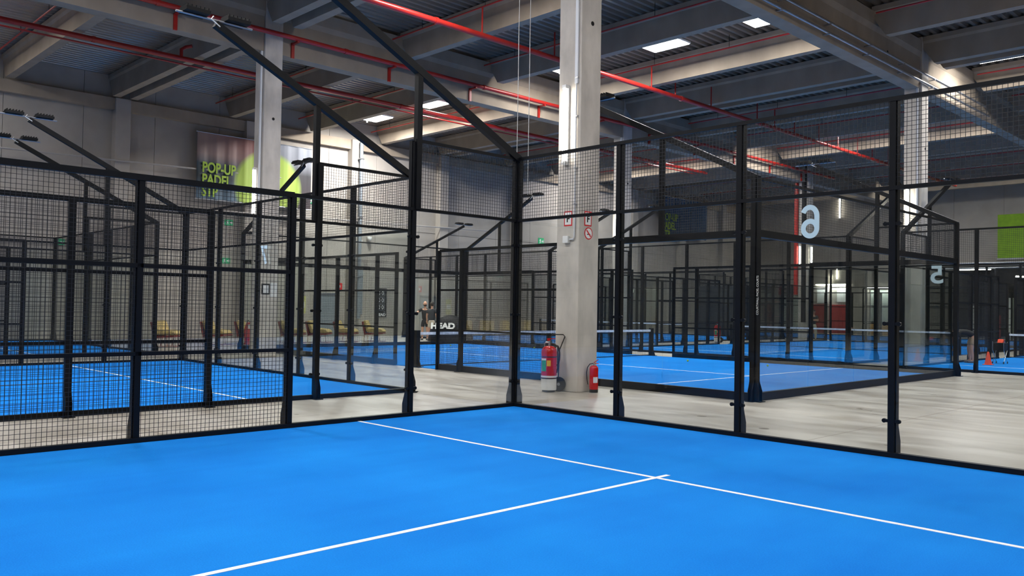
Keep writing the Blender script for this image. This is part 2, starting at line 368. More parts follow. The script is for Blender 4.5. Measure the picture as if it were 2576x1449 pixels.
# ------------------------------------------------------------------ ceiling lamps (bodies, also for the added rows)
lamp_first = None
for i, (x, y, k) in enumerate(LAMPS):
    if y < -10 or x > 13: vis = True
    r = empty('ceiling_lamp_or_fill', (x, y, LAMP_Z))
    nmx = 'row behind' if y < 0 else 'row over the courts'
    MB().box(-0.74, 0.74, -0.44, 0.44, 0.0, 0.07).build('lamp_housing', M['white'], r, bevel=0.02)
    MB().box(-0.70, 0.70, -0.40, 0.40, -0.025, 0.001).build('diffuser', M['glow'], r, bevel=0.01)
    MB().tube([(-0.25, -0.42, -0.22), (-0.25, -0.42, 0.0)], 0.03, 8).build('sensor_stub', M['glow'], r, smooth=True)
    for s in (-0.5, 0.5):
        MB().tube([(s, 0, 0.07), (s, 0, ZT-LAMP_Z)], 0.006, 6).build('hanger', M['zinc'], r)
    if abs(y-13.85) < 0.1:
        names = {-23.8: 'white ceiling lamp panel nearest the left wall', -19.6: 'white ceiling lamp panel second from the left wall',
                 -15.45: 'white ceiling lamp panel just left of the middle girder', -11.3: 'white ceiling lamp panel peeping out left of the near column',
                 -7.1: 'large bright ceiling lamp panel right of the near column', -3.25: 'bright ceiling lamp panel cut off by the right girder', 9.8: 'added ceiling lamp panel out of view over the right side', 14.5: 'added ceiling lamp panel out of view far to the right'}
        tag(r, names[x], 'ceiling lamp', 'ceiling lamp panels')
    elif abs(y-22.7) < 0.1:
        tag(r, {0.55: 'long bright ceiling lamp panel at the upper right edge', 4.75: 'ceiling lamp panel beyond the upper right corner', 8.95: 'ceiling lamp panel furthest right over the far courts'}[x], 'ceiling lamp', 'ceiling lamp panels')
    else:
        tag(r, 'ceiling lamp panel outside the visible rows, most of these added for light', 'ceiling lamp', 'ceiling lamp panels')

# ------------------------------------------------------------------ red sprinkler pipes
def pipe_y(name, x, z, r_, y0, y1, label, joints=True):
    r = empty(name, (x, y0, z)); tag(r, label, 'pipe', 'red sprinkler pipes')
    MB().tube([(0, 0, 0), (0, y1-y0, 0)], r_, 14).build('pipe_run', M['red'], r, smooth=True)
    y = 2.3
    while joints and y < y1-y0:
        MB().tube([(0, y-0.05, 0), (0, y+0.05, 0)], r_*1.22, 14).build('pipe_coupling', M['red'], r, smooth=True); y += 6.0
    return r
p1 = pipe_y('sprinkler_pipe', -8.8, 9.65, 0.085, -9, 47, 'thick red sprinkler main hanging mid bay, passing behind the near column')
y = 0.9
k = 0
for y in (2.6, 7.05, 10.2, 11.2, 15.4, 16.9, 19.35, 22.9, 24.4, 26.2, 28.6, 30.6, 32.8, 34.6, 36.65, 40.0, 41.8):
    MB().tube([(0, y+9, 0.05), (0, y+9, 0.85)], 0.026, 8).build('riser', M['red'], p1)
p2 = pipe_y('sprinkler_pipe', -13.38, 9.72, 0.075, -9, 40, 'red sprinkler main bracketed along the middle girder')
y = -7.4
while y < 38:
    b = MB().box(-0.30, 0.09, y+9-0.04, y+9+0.04, -0.13, -0.08).box(-0.30, -0.24, y+9-0.05, y+9+0.05, -0.55, -0.08)
    b.build('pipe_bracket', M['red'], p2); y += 3.65
p3 = pipe_y('sprinkler_pipe', -18.5, 9.83, 0.085, -9, 34, 'red sprinkler main over the far left bay, nearest the wall')
b = MB().tube([(0, 11.1, 0), (0, 11.1, 0.3), (0.0, 11.25, 0.42), (0.15, 11.4, 0.45)], 0.06, 10); b.build('pipe_elbow', M['red'], p3, smooth=True)
MB().tube([(-0.75, 0.0, 0.02), (-0.75, 43, 0.02)], 0.03, 8).build('thin_pipe', M['red'], p3)
for i, y in enumerate([t-0.80 for t in BYS if t > -3 and abs(t-2.79) > .1 and abs(t-20.15) > .1 and abs(t-37.45) > .1]):
    for (xa, xb, bn) in bays:
        if xa > -5 and y < 6: continue
        r = empty('sprinkler_branch', (xa+0.4, y, 10.5)); tag(r, 'thin red sprinkler branch pipe %s, %s from the viewer' % (bn, ordn[i]), 'pipe', 'sprinkler branches')
        MB().tube([(0, 0, 0), (xb-xa-0.8, 0, 0)], 0.028, 8).build('pipe_run', M['red'], r)
        b = MB()
        for q in (1.6, 4.6, 7.7, 10.6): b.tube([(q, 0, 0.0), (q, 0, 0.44)], 0.008, 5)
        b.build('hanger_rods', M['black'], r)
o = MB().tube([(0, 0, 0), (0, 0, 9.6)], 0.13, 12).build('rain_pipe', M['black'], loc=(-13.78, 37.02, 1.0), smooth=True); tag(o, 'dark vertical rain pipe on the most distant column, behind the mirrored number 6', 'pipe')
r = empty('riser_pipe', (-14.32, 37.15, 2.6)); tag(r, 'thick red vertical riser pipe on the most distant column', 'pipe')
MB().tube([(0, 0, 0), (0, 0, 6.6)], 0.12, 12).build('pipe_run', M['red'], r, smooth=True)
# pale conduits along the right girder
for i, (dx, dz, ye) in enumerate(((0.42, 9.62, 26.0), (0.36, 9.36, 26.6))):
    r = empty('cable_conduit', (-1.25+dx, 5, dz)); tag(r, ('upper' if i == 0 else 'lower') + ' bright metal conduit running along the right hand girder', 'conduit')
    MB().tube([(0, 0, 0), (0, ye-5, 0)], 0.04, 10).build('conduit_run', M['zinc'], r, smooth=True)
    b = MB()
    for q in range(8): b.box(-0.16, 0.05, q*2.6, q*2.6+0.04, -0.06, -0.03)
    b.build('conduit_brackets', M['zinc'], r)
# pipes on the left wall
for i, (z, ya, yb) in enumerate(((7.2, -6, 11.5), (5.42, -6, 24))):
    r = empty('wall_conduit', (X0+0.5, ya, z)); tag(r, ['upper', 'lower'][i] + ' pale pipe running along the left concrete wall', 'conduit')
    MB().tube([(0, 0, 0), (0, yb-ya, (yb-ya)*0.02)], 0.035, 8).build('conduit_run', M['wallpipe'], r, smooth=True)
r = empty('down_pipe', (X0+0.62, 14.72, FZ)); tag(r, 'dark grey vertical rainwater pipe on the left wall right of the banner', 'pipe')
MB().tube([(0, 0, 0.9), (0, 0, 9.9)], 0.09, 10).build('pipe_run', M['door'], r, smooth=True)
b = MB()
for z in (3, 6, 9): b.box(-0.12, 0.1, -0.12, 0.12, z, z+0.06)
b.build('pipe_clip', M['zinc'], r)
# thin hanging cables
for i, (x, y, z0) in enumerate(((-3.50, 3.4, 5.0), (-3.15, 3.4, 4.05), (-2.72, 3.4, 5.5), (-2.56, 3.4, 5.5))):
    if i > 1: x, y = (-7.2+0.35*(i-2), 9.0)
    o = MB().tube([(0, 0, 0), (0, 0, ZT-z0)], 0.008 if i < 2 else 0.006, 6).build('hanging_cable', M['zinc'], loc=(x, y, z0))
    tag(o, ['left thin steel cable hanging from the roof beside the near column', 'longer thin steel cable hanging just left of the near column', 'faint distant hanging cable, left of a close pair', 'faint distant hanging cable, right of a close pair'][i], 'cable')

# ------------------------------------------------------------------ tube lamps on columns
def tube_lamp(cx, cy, z0, z1, label, rz=0):
    r = empty('tube_lamp', (cx, cy, z0), rz); tag(r, label, 'wall lamp', 'vertical tube lamps')
    h = z1-z0
    MB().box(-0.06, 0.06, -0.05, 0.0, -0.05, h+0.05).build('lamp_base', M['white'], r, bevel=0.01)
    MB().tube([(0, -0.085, 0.0), (0, -0.085, h)], 0.045, 14).build('tube', M['tube'], r, smooth=True)
    b = MB().box(-0.05, 0.05, -0.12, 0.0, -0.07, 0.0).box(-0.05, 0.05, -0.12, 0.0, h, h+0.07); b.build('end_cap', M['white'], r)
    return r
tube_lamp(-1.30, 2.62, 4.46, 5.88, 'bright vertical tube lamp on the near concrete column')
tube_lamp(-13.98, 2.62, 4.30, 5.62, 'bright vertical tube lamp on the column left of centre')
tube_lamp(-13.9, 19.91, 4.45, 5.8, 'lit vertical tube lamp on the distant column just right of the near column')
tube_lamp(-1.40, 19.91, 4.45, 5.8, 'lit vertical tube lamp on the concrete column at the right')
tube_lamp(-14.08, 37.21, 4.35, 5.45, 'left lit vertical tube lamp under the mirrored number 6')
tube_lamp(-13.61, 37.5, 4.35, 5.40, 'right lit vertical tube lamp under the mirrored number 6', PI/2)
r = tube_lamp(-19.4, Y1-0.02, 8.9, 10.4, 'high vertical tube lamp on the far wall right of the mirrored number 6')
# near column fittings: conduit, box
r = empty('column_conduit', (-1.06, 2.62, 0)); tag(r, 'pale vertical conduit ending in a small box on the near column', 'conduit')
MB().box(-0.035, 0.035, -0.04, 0, 5.95, ZT-0.1).build('cable_trunking', M['conduit'], r, bevel=0.004)
MB().tube([(0.0, -0.025, 5.95), (0.0, -0.025, 2.98), (-0.03, -0.025, 2.93), (-0.16, -0.025, 2.93)], 0.016, 8).build('thin_conduit', M['conduit'], r, smooth=True)
MB().box(-0.27, -0.13, -0.07, 0, 2.86, 3.0).build('junction_box', M['white'], r, bevel=0.01)
b = MB()
for z in (7.9, 6.05, 5.3, 4.3, 3.6): b.box(-0.03, 0.045, -0.045, 0, z, z+0.03)
b.build('conduit_clip', M['zinc'], r)
for (cx, cy) in ((-13.9, 2.91), (-13.9, 20.2), (-1.25, 20.2)):
    o = MB().tube([(0, 0, 0), (0, 0, 6.3)], 0.04, 8).build('column_conduit', M['conduit'], loc=(cx+0.16, cy-0.33, 4.2), smooth=True)
    tag(o, 'pale vertical conduit on ' + {(-13.9, 2.91): 'the column left of centre', (-13.9, 20.2): 'the distant column right of the near one', (-1.25, 20.2): 'the column at the right'}[(cx, cy)], 'conduit')

# ------------------------------------------------------------------ signs on the near column
def sign_plate(name, label, o, R, U, w, h, parts, cat='sign'):
    """o centre on the surface, R right, U up; parts(root, P) draws inlays. P(a,b,c)->point"""
    R = Vector(R); U = Vector(U); N = R.cross(U)
    r = empty(name, o); tag(r, label, cat)
    def quad(nm, pts, m, c0, c1):
        b = MB(); n = len(pts)
        b.v = [tuple(R*p[0]+U*p[1]+N*c0) for p in pts] + [tuple(R*p[0]+U*p[1]+N*c1) for p in pts]
        b.f = [tuple(range(n))[::-1], tuple(range(n, 2*n))] + [(i, (i+1) % n, n+(i+1) % n, n+i) for i in range(n)]
        return b.build(nm, m, r)
    parts(r, quad, R, U, N, w, h)
    return r
def rect(w, h, cx=0, cy=0): return [(cx-w/2, cy-h/2), (cx+w/2, cy-h/2), (cx+w/2, cy+h/2), (cx-w/2, cy+h/2)]
def p_F(r, quad, R, U, N, w, h):
    quad('sign_border', rect(w, h), M['signred'], 0, 0.004); quad('sign_face', rect(w-0.05, h-0.05), M['white'], 0.004, 0.006)
    text('letter', 'F', h*0.62, N*0.007 - U*h*0.04, R, U, M['black'], r, 0.001, 0.006)
def circle(rad, n=28, cx=0, cy=0): return [(cx+rad*math.cos(2*PI*i/n), cy+rad*math.sin(2*PI*i/n)) for i in range(n)]
def p_nosmoke(r, quad, R, U, N, w, h):
    quad('sign_border', circle(w/2), M['signred'], 0, 0.004); quad('sign_face', circle(w/2-0.022), M['white'], 0.004, 0.006)
    quad('cigarette_symbol', rect(w*0.42, w*0.07, 0, -w*0.08), M['black'], 0.006, 0.007)
    s = w*0.37; t = 0.011
    quad('slash', [(-s*0.7-t, s*0.7-t), (s*0.7-t, -s*0.7-t), (s*0.7+t, -s*0.7+t), (-s*0.7+t, s*0.7+t)], M['signred'], 0.0065, 0.008)
sign_plate('fire_sign', 'white and red sign with a black F on the left face of the near column', (-1.245, 2.62, 3.34), (1,0,0), (0,0,1), 0.21, 0.29, p_F)
sign_plate('fire_sign', 'white and red sign with a black F on the right face of the near column', (-0.96, 2.875, 3.34), (0,1,0), (0,0,1), 0.21, 0.29, p_F)
sign_plate('no_smoking_sign', 'round no smoking sign below the F on the near column', (-0.96, 2.895, 3.055), (0,1,0), (0,0,1), 0.24, 0.24, p_nosmoke)
def p_exit(r, quad, R, U, N, w, h):
    quad('sign_face', rect(w, h), M['signgreen'], 0, 0.02); 
    quad('arrow_symbol', [(w*0.1, h*0.1), (w*0.3, h*0.1), (w*0.3, h*0.3), (w*0.45, 0), (w*0.3, -h*0.3), (w*0.3, -h*0.1), (w*0.1, -h*0.1)], M['white'], 0.02, 0.024)
    quad('running_figure', [(-w*.3, -h*.35), (-w*.22, -h*.3), (-w*.15, -h*.1), (-w*.05, -h*.3), (-w*.02, -h*.2), (-w*.1, h*.1), (-w*.02, h*.2), (-w*.1, h*.35), (-w*.2, h*.3), (-w*.3, h*.1), (-w*.2, 0)], M['white'], 0.02, 0.024)
for (y, z, l) in ((28.6, 5.75, 'green running figure exit sign just right of the near glass corner'), (30.9, 3.4, 'small green exit sign low on the left wall'),
                  (8.0, 5.25, 'green exit sign under the large banner'), (7.9, 3.5, 'lower green exit sign behind the left court glass'), (12.3, 6.65, 'green exit sign right of the large banner'), (0.9, 3.9, 'green exit sign at the left edge of the wall')):
    sign_plate('exit_sign', l, (X0+0.005, y, z), (0,1,0), (0,0,1), 0.40 if y < 20 else 0.5, 0.26 if y < 20 else 0.42, p_exit)
# papers on the second column
def p_frame(r, quad, R, U, N, w, h):
    quad('picture_frame', rect(w, h), M['black'], 0, 0.02); quad('paper', rect(w-0.08, h-0.08), M['white'], 0.02, 0.022)
sign_plate('framed_notice', 'small black framed notice on the column left of centre', (-13.61, 2.80, 2.02), (0,1,0), (0,0,1), 0.26, 0.32, p_frame, 'notice')
sign_plate('paper_notice', 'white paper notice beside the framed one on the column', (-13.61, 3.06, 2.0), (0,1,0), (0,0,1), 0.24, 0.42, lambda r, q, R, U, N, w, h: q('paper', rect(w, h), M['white'], 0, 0.004), 'notice')

# ------------------------------------------------------------------ banners on the left wall
def banner_mat(kind):
    m = bpy.data.materials.new('printed_banner_'+kind); m.use_nodes = True; nt = m.node_tree; b = nt.nodes['Principled BSDF']
    tc = nt.nodes.new('ShaderNodeTexCoord'); sp = nt.nodes.new('ShaderNodeSeparateXYZ'); nt.links.new(tc.outputs['Object'], sp.inputs[0])
    def ramp(els):
        r = nt.nodes.new('ShaderNodeValToRGB'); r.color_ramp.elements[0].position = els[0][0]; r.color_ramp.elements[0].color = (*els[0][1], 1)
        r.color_ramp.elements[1].position = els[-1][0]; r.color_ramp.elements[1].color = (*els[-1][1], 1)
        for e in els[1:-1]: q = r.color_ramp.elements.new(e[0]); q.color = (*e[1], 1)
        return r
    mr = nt.nodes.new('ShaderNodeMapRange'); mr.inputs[1].default_value = 0; mr.inputs[2].default_value = 2.9; nt.links.new(sp.outputs['Z'], mr.inputs[0])
    if kind == 'ball':
        r1 = ramp([(0.0, (0.07, 0.12, 0.17)), (0.35, (0.012, 0.022, 0.028)), (0.55, (0.03, 0.05, 0.07)), (0.70, (0.22, 0.16, 0.15)), (1.0, (0.30, 0.22, 0.20))])
        nt.links.new(mr.outputs[0], r1.inputs[0])
        mr2 = nt.nodes.new('ShaderNodeMapRange'); mr2.inputs[1].default_value = 0.4; mr2.inputs[2].default_value = 3.2; nt.links.new(sp.outputs['Y'], mr2.inputs[0])
        mu = nt.nodes.new('ShaderNodeMath'); mu.operation = 'MULTIPLY'; nt.links.new(mr2.outputs[0], mu.inputs[0])
        mr3 = nt.nodes.new('ShaderNodeMapRange'); mr3.inputs[1].default_value = 1.3; mr3.inputs[2].default_value = 2.6; nt.links.new(sp.outputs['Z'], mr3.inputs[0]); nt.links.new(mr3.outputs[0], mu.inputs[1])
        mx = nt.nodes.new('ShaderNodeMix'); mx.data_type = 'RGBA'; nt.links.new(mu.outputs[0], mx.inputs[0]); nt.links.new(r1.outputs[0], mx.inputs[6]); mx.inputs[7].default_value = (0.14, 0.012, 0.01, 1)
        # right part fades to pale grey-blue at the top, black below
        r4 = ramp([(0.0, (0.05, 0.035, 0.04)), (0.55, (0.02, 0.02, 0.025)), (0.72, (0.16, 0.17, 0.20)), (1.0, (0.24, 0.26, 0.30))]); nt.links.new(mr.outputs[0], r4.inputs[0])
        g4 = nt.nodes.new('ShaderNodeMapRange'); g4.inputs[1].default_value = 3.3; g4.inputs[2].default_value = 3.6; nt.links.new(sp.outputs['Y'], g4.inputs[0])
        mx4 = nt.nodes.new('ShaderNodeMix'); mx4.data_type = 'RGBA'; nt.links.new(g4.outputs[0], mx4.inputs[0]); nt.links.new(mx.outputs[2], mx4.inputs[6]); nt.links.new(r4.outputs[0], mx4.inputs[7])
        # the big ball: distance from its centre
        ma = nt.nodes.new('ShaderNodeVectorMath'); ma.operation = 'DISTANCE'; ma.inputs[1].default_value = (0, 3.45, 0.85)
        sc_ = nt.nodes.new('ShaderNodeVectorMath'); sc_.operation = 'MULTIPLY'; sc_.inputs[1].default_value = (0, 1, 1); nt.links.new(tc.outputs['Object'], sc_.inputs[0]); nt.links.new(sc_.outputs[0], ma.inputs[0])
        r5 = ramp([(0.0, (0, 0, 0)), (0.86, (0, 0, 0)), (1.0, (1, 1, 1))]); dv = nt.nodes.new('ShaderNodeMath'); dv.operation = 'DIVIDE'; dv.inputs[1].default_value = 1.75
        nt.links.new(ma.outputs['Value'], dv.inputs[0]); nt.links.new(dv.outputs[0], r5.inputs[0])
        mx5 = nt.nodes.new('ShaderNodeMix'); mx5.data_type = 'RGBA'; nt.links.new(r5.outputs[0], mx5.inputs[0]); mx5.inputs[6].default_value = (0.33, 0.46, 0.07, 1); nt.links.new(mx4.outputs[2], mx5.inputs[7])
        nt.links.new(mx5.outputs[2], b.inputs['Base Color'])
    else:
        r1 = ramp([(0.0, (0.008, 0.03, 0.06)), (0.5, (0.01, 0.06, 0.14)), (1.0, (0.02, 0.09, 0.20))]); nt.links.new(mr.outputs[0], r1.inputs[0]); nt.links.new(r1.outputs[0], b.inputs['Base Color'])
    b.inputs['Roughness'].default_value = 0.6
    return m
def banner(label, y, z, w, h, m, x=X0+0.55, txt=None, ts=0.62):
    r = empty('wall_banner', (x, y, z)); tag(r, label, 'banner')
    b = MB(); n = 60
    for i in range(n+1):
        yy = w*i/n; d = 0.035*math.sin(yy*9.0)+0.015*math.sin(yy*23)
        b.v += [(d, yy, 0), (d*0.3, yy, h), (d-0.012, yy, 0), (d*0.3-0.012, yy, h)]
    for i in range(n):
        a = 4*i; b.f += [(a, a+4, a+5, a+1), (a+2, a+3, a+7, a+6)]
    b.build('banner_cloth', m, r, smooth=True)
    MB().tube([(0, -0.05, h), (0, w+0.05, h)], 0.022, 8).tube([(0, -0.05, 0), (0, w+0.05, 0)], 0.022, 8).build('banner_rail', M['zinc'], r)
    if txt:
        for i, s in enumerate(txt):
            text('banner_lettering', s, ts*0.95, (0.06, 0.22, h*0.47-i*ts*0.80), (0, 1, 0), (0, 0, 1), M['lime'], r, 0.004, 0.018, 'LEFT', sx=0.74)
    return r
banner('large wall banner with a yellow ball and lime POP-UP PADEL STP lettering', 6.2, 6.15, 5.68, 2.95, banner_mat('ball'), txt=['POP-UP', 'PADEL', 'STP'], ts=0.66)
banner('small distant dark blue banner with lime POP-UP PADEL STP lettering', 40.4, 6.95, 6.0, 2.9, banner_mat('blue'), txt=['POP-UP', 'PADEL', 'STP'], ts=0.78)
r = empty('wall_banner', (-8.4, Y1-0.04, 5.45)); tag(r, 'plain lime green banner high on the far wall at the right edge', 'banner')
MB().box(0, 5.5, -0.03, 0, 0, 2.95).build('banner_cloth', M['limecloth'], r); MB().box(-0.05, 5.55, -0.05, 0, -0.12, 0).build('banner_rail', M['zinc'], r)

# ------------------------------------------------------------------ left wall things
r = empty('steel_door', (X0+0.0, 12.5, FZ)); r.name = 'door_1'; tag(r, kind='structure')
MB().box(0, 0.06, 0.08, 1.35, 0, 2.1).build('door_leaf', M['door'], r, bevel=0.01)
MB().box(0, 0.1, 0, 0.08, 0, 2.18).box(0, 0.1, 1.35, 1.43, 0, 2.18).box(0, 0.1, 0, 1.43, 2.1, 2.18).build('door_frame', M['zinc'], r)
MB().box(0.06, 0.12, 0.18, 0.32, 1.0, 1.04).build('door_handle', M['zinc'], r)
r = empty('scoreboard', (X0+0.0, 16.12, 0.98)); tag(r, 'tall black scoreboard with three pairs of digits and HEAD lettering on the left wall', 'scoreboard')
MB().box(0, 0.06, 0, 0.74, 0, 1.5).build('board', M['black'], r, bevel=0.01)
for k in range(3):
    z = 1.08-k*0.37
    b = MB()
    for (a, c, e, g) in ((0.13, 0.61, 0.29, 0.305), (0.13, 0.61, 0, 0.015), (0.13, 0.145, 0, 0.305), (0.595, 0.61, 0, 0.305)): b.box(0.06, 0.066, a, c, z+e, z+g)
    b.build('digit_frame', M['zinc'], r)
    for dy in (0.25, 0.48): text('digit', '0', 0.30, (0.064, dy, z+0.15), (0, 1, 0), (0, 0, 1), M['white'], r, 0.002)
text('lettering', 'HEAD', 0.20, (0.064, 0.37, 0.1), (0, 1, 0), (0, 0, 1), M['white'], r, 0.002, 0.008, sx=1.15)
b = MB().box(0.06, 0.064, 0.07, 0.17, 0.23, 0.27).box(0.06, 0.064, 0.55, 0.66, 0.23, 0.27); b.build('small_print', M['zinc'], r)
sign_plate('fire_hose_sign', 'small red square sign above the row of lounge chairs', (X0+0.003, 13.95, 2.5), (0,1,0), (0,0,1), 0.34, 0.34, lambda r, q, R, U, N, w, h: (q('sign_face', rect(w, h), M['signred'], 0, 0.01), q('symbol', circle(w*0.22), M['white'], 0.01, 0.012)))
sign_plate('yellow_poster', 'pale yellow poster left of the grey door', (X0+0.003, 11.85, 1.55), (0,1,0), (0,0,1), 0.42, 0.85, lambda r, q, R, U, N, w, h: (q('poster', rect(w, h), M['paleyellow'], 0, 0.01), q('poster_print', rect(w*0.7, h*0.35), M['white'], 0.01, 0.012)), 'poster')
sign_plate('wall_panel', 'long dark vertical panel on the wall left of the scoreboard', (X0+0.003, 15.2, 2.3), (0,1,0), (0,0,1), 0.3, 2.4, lambda r, q, R, U, N, w, h: q('panel_face', rect(w, h), M['door'], 0, 0.04), 'panel')
for i, (y, z) in enumerate(((15.6, 5.0), (15.0, 4.8))):
    r = empty('dome_camera', (X0+0.19, y, z)); tag(r, ['right', 'left'][i] + ' white dome camera on the left wall beside the rainwater pipe', 'camera')
    MB().lathe([(0.13, 0.12), (0.13, 0.06), (0.12, 0.0), (0.08, -0.08), (0.02, -0.11)], k=16).build('dome', M['white'], r, smooth=True)
    MB().box(-0.2, 0.0, -0.03, 0.03, 0.08, 0.14).build('arm', M['white'], r)

# lounge chairs
def lounge_chair():
    r = empty('lounge_chair')
    b = MB()
    for s in (-0.36, 0.36):
        b.tube([(s, -0.55, 0.82), (s, -0.42, 0.42), (s, -0.46, 0.0), (s, 0.55, 0.0)], 0.014, 8); b.tube([(s, -0.1, 0.0), (s, -0.02, 0.36)], 0.012, 8); b.tube([(s, 0.22, 0.0), (s, 0.16, 0.34)], 0.012, 8)
    b.tube([(-0.36, 0.55, 0.0), (0.36, 0.55, 0.0)], 0.014, 8)
    b.build('leg_frame', M['sofared'], r, smooth=True)
    MB().prism([(-0.60, 0.86), (-0.54, 0.88), (-0.36, 0.30), (-0.44, 0.28)], 'x', -0.40, 0.40).build('back_shell', M['sofared'], r, bevel=0.01)
    MB().prism([(-0.42, 0.30), (-0.40, 0.36), (0.50, 0.40), (0.56, 0.37), (0.5, 0.33)], 'x', -0.40, 0.40).build('seat_shell', M['sofared'], r, bevel=0.01)
    o = MB().prism([(-0.52, 0.90), (-0.40, 0.93), (-0.18, 0.50), (-0.34, 0.42)], 'x', -0.37, 0.37).build('back_cushion', M['cushion'], r); 
    o2 = MB().prism([(-0.34, 0.40), (-0.30, 0.56), (0.0, 0.60), (0.42, 0.56), (0.58, 0.46), (0.5, 0.40)], 'x', -0.37, 0.37).build('seat_cushion', M['cushion'], r)
    for q in (o, o2):
        bv = q.modifiers.new('bevel', 'BEVEL'); bv.width = 0.045; bv.segments = 3
    return r
ch = lounge_chair()
lab = ['first mustard lounge chair in the row, furthest left by the wall', 'second mustard lounge chair from the left', 'mustard lounge chair with a red bag leaning on it', 'mustard lounge chair just right of the column left of centre',
       'mustard lounge chair in front of the grey door', 'mustard lounge chair right of the grey door', 'mustard lounge chair furthest right, under the scoreboard']
for i, (x, y, a) in enumerate(((-20.9, 2.9, -0.95), (-21.3, 4.9, -0.9), (-21.5, 6.35, -0.8), (-21.4, 8.2, -0.85), (-21.5, 9.5, -0.85), (-21.6, 10.9, -0.85), (-21.5, 12.3, -0.8))):
    o = ch if i == 0 else copy_tree(ch)
    o.location = (x, y, FZ); o.rotation_euler = (0, 0, a); o.scale = (1, 0.84, 1); tag(o, lab[i], 'lounge chair', 'mustard lounge chairs by the left wall')
r = empty('sports_bag', (-20.75, 6.0, FZ)); tag(r, 'upright red and white sports bag beside the lounge chairs', 'bag')
MB().prism([(-0.2, 0), (0.2, 0), (0.22, 0.6), (0.14, 0.86), (-0.14, 0.86), (-0.22, 0.6)], 'x', -0.12, 0.12).build('bag_body', M['signred'], r, bevel=0.04)
MB().box(0.12, 0.135, -0.17, 0.17, 0.62, 0.78).build('bag_flap', M['white'], r)
MB().tube([(-0.13, -0.1, 0.8), (-0.2, 0, 0.95), (-0.13, 0.1, 0.8)], 0.015, 6).build('bag_strap', M['rubber'], r)

# ------------------------------------------------------------------ padel court kit (shared meshes)
def wires(w, h, pitch=0.05, t=0.0045, frame=0.03):
    b = MB(); n = int(w/pitch)
    for i in range(1, n): x = i*w/n; b.box(x-t/2, x+t/2, -t/2, t/2, 0, h)
    n = int(h/pitch)
    for i in range(1, n): z = i*h/n; b.box(0, w, -t/2, t/2, z-t/2, z+t/2)
    return b
KIT = {}
def mesh_me(w, h, p=0.05):
    k = ('m', round(w, 2), round(h, 2), p)
    if k not in KIT: KIT[k] = wires(w, h, p).mesh('mesh_panel', M['wire'])
    return KIT[k]
def glass_me(w, h):
    k = ('g', round(w, 2), round(h, 2))
    if k not in KIT: KIT[k] = MB().box(0.006, w-0.006, -0.006, 0.006, 0.0, h).mesh('glass_panel', M['glass'])
    return KIT[k]
def rail_me(w, t, h):
    k = ('r', round(w, 2), t, h)
    if k not in KIT: KIT[k] = MB().box(0, w, -t/2, t/2, -h/2, h/2).mesh('rail', M['steel'])
    return KIT[k]
def post_me(h, w=0.10, d=0.07, foot=True, thick=1.0):
    k = ('p', round(h, 2), w, d, foot)
    if k not in KIT:
        b = MB()
        b.box(-w/2, w/2, 0.012, 0.012+d, 0, h)
        b.box(-w/2+0.012, w/2-0.012, -0.02, 0.012, 0.05, h-0.02)
        if foot:
            b.prism([(0.012+d, 0), (0.012+d+0.055, 0), (0.012+d+0.055, 0.19), (0.012+d, 0.36)], 'x', -w/2, -w/2+0.01)
            b.prism([(0.012+d, 0), (0.012+d+0.055, 0), (0.012+d+0.055, 0.19), (0.012+d, 0.36)], 'x', w/2-0.01, w/2)
            b.box(-w/2-0.03, w/2+0.03, -0.0, 0.012+d+0.10, 0, 0.012)
        KIT[k] = b.mesh('post', M['steel'])
    return KIT[k]
def clamp_me():
    if 'c' not in KIT:
        b = MB().tube([(0, -0.016, 0), (0, 0.016, 0)], 0.024, 14).box(0, 0.05, -0.014, 0.014, -0.017, 0.017)
        b.tube([(0, -0.022, 0), (0, -0.016, 0)], 0.010, 8)
        KIT['c'] = b.mesh('clamp', M['steel'])
    return KIT['c']

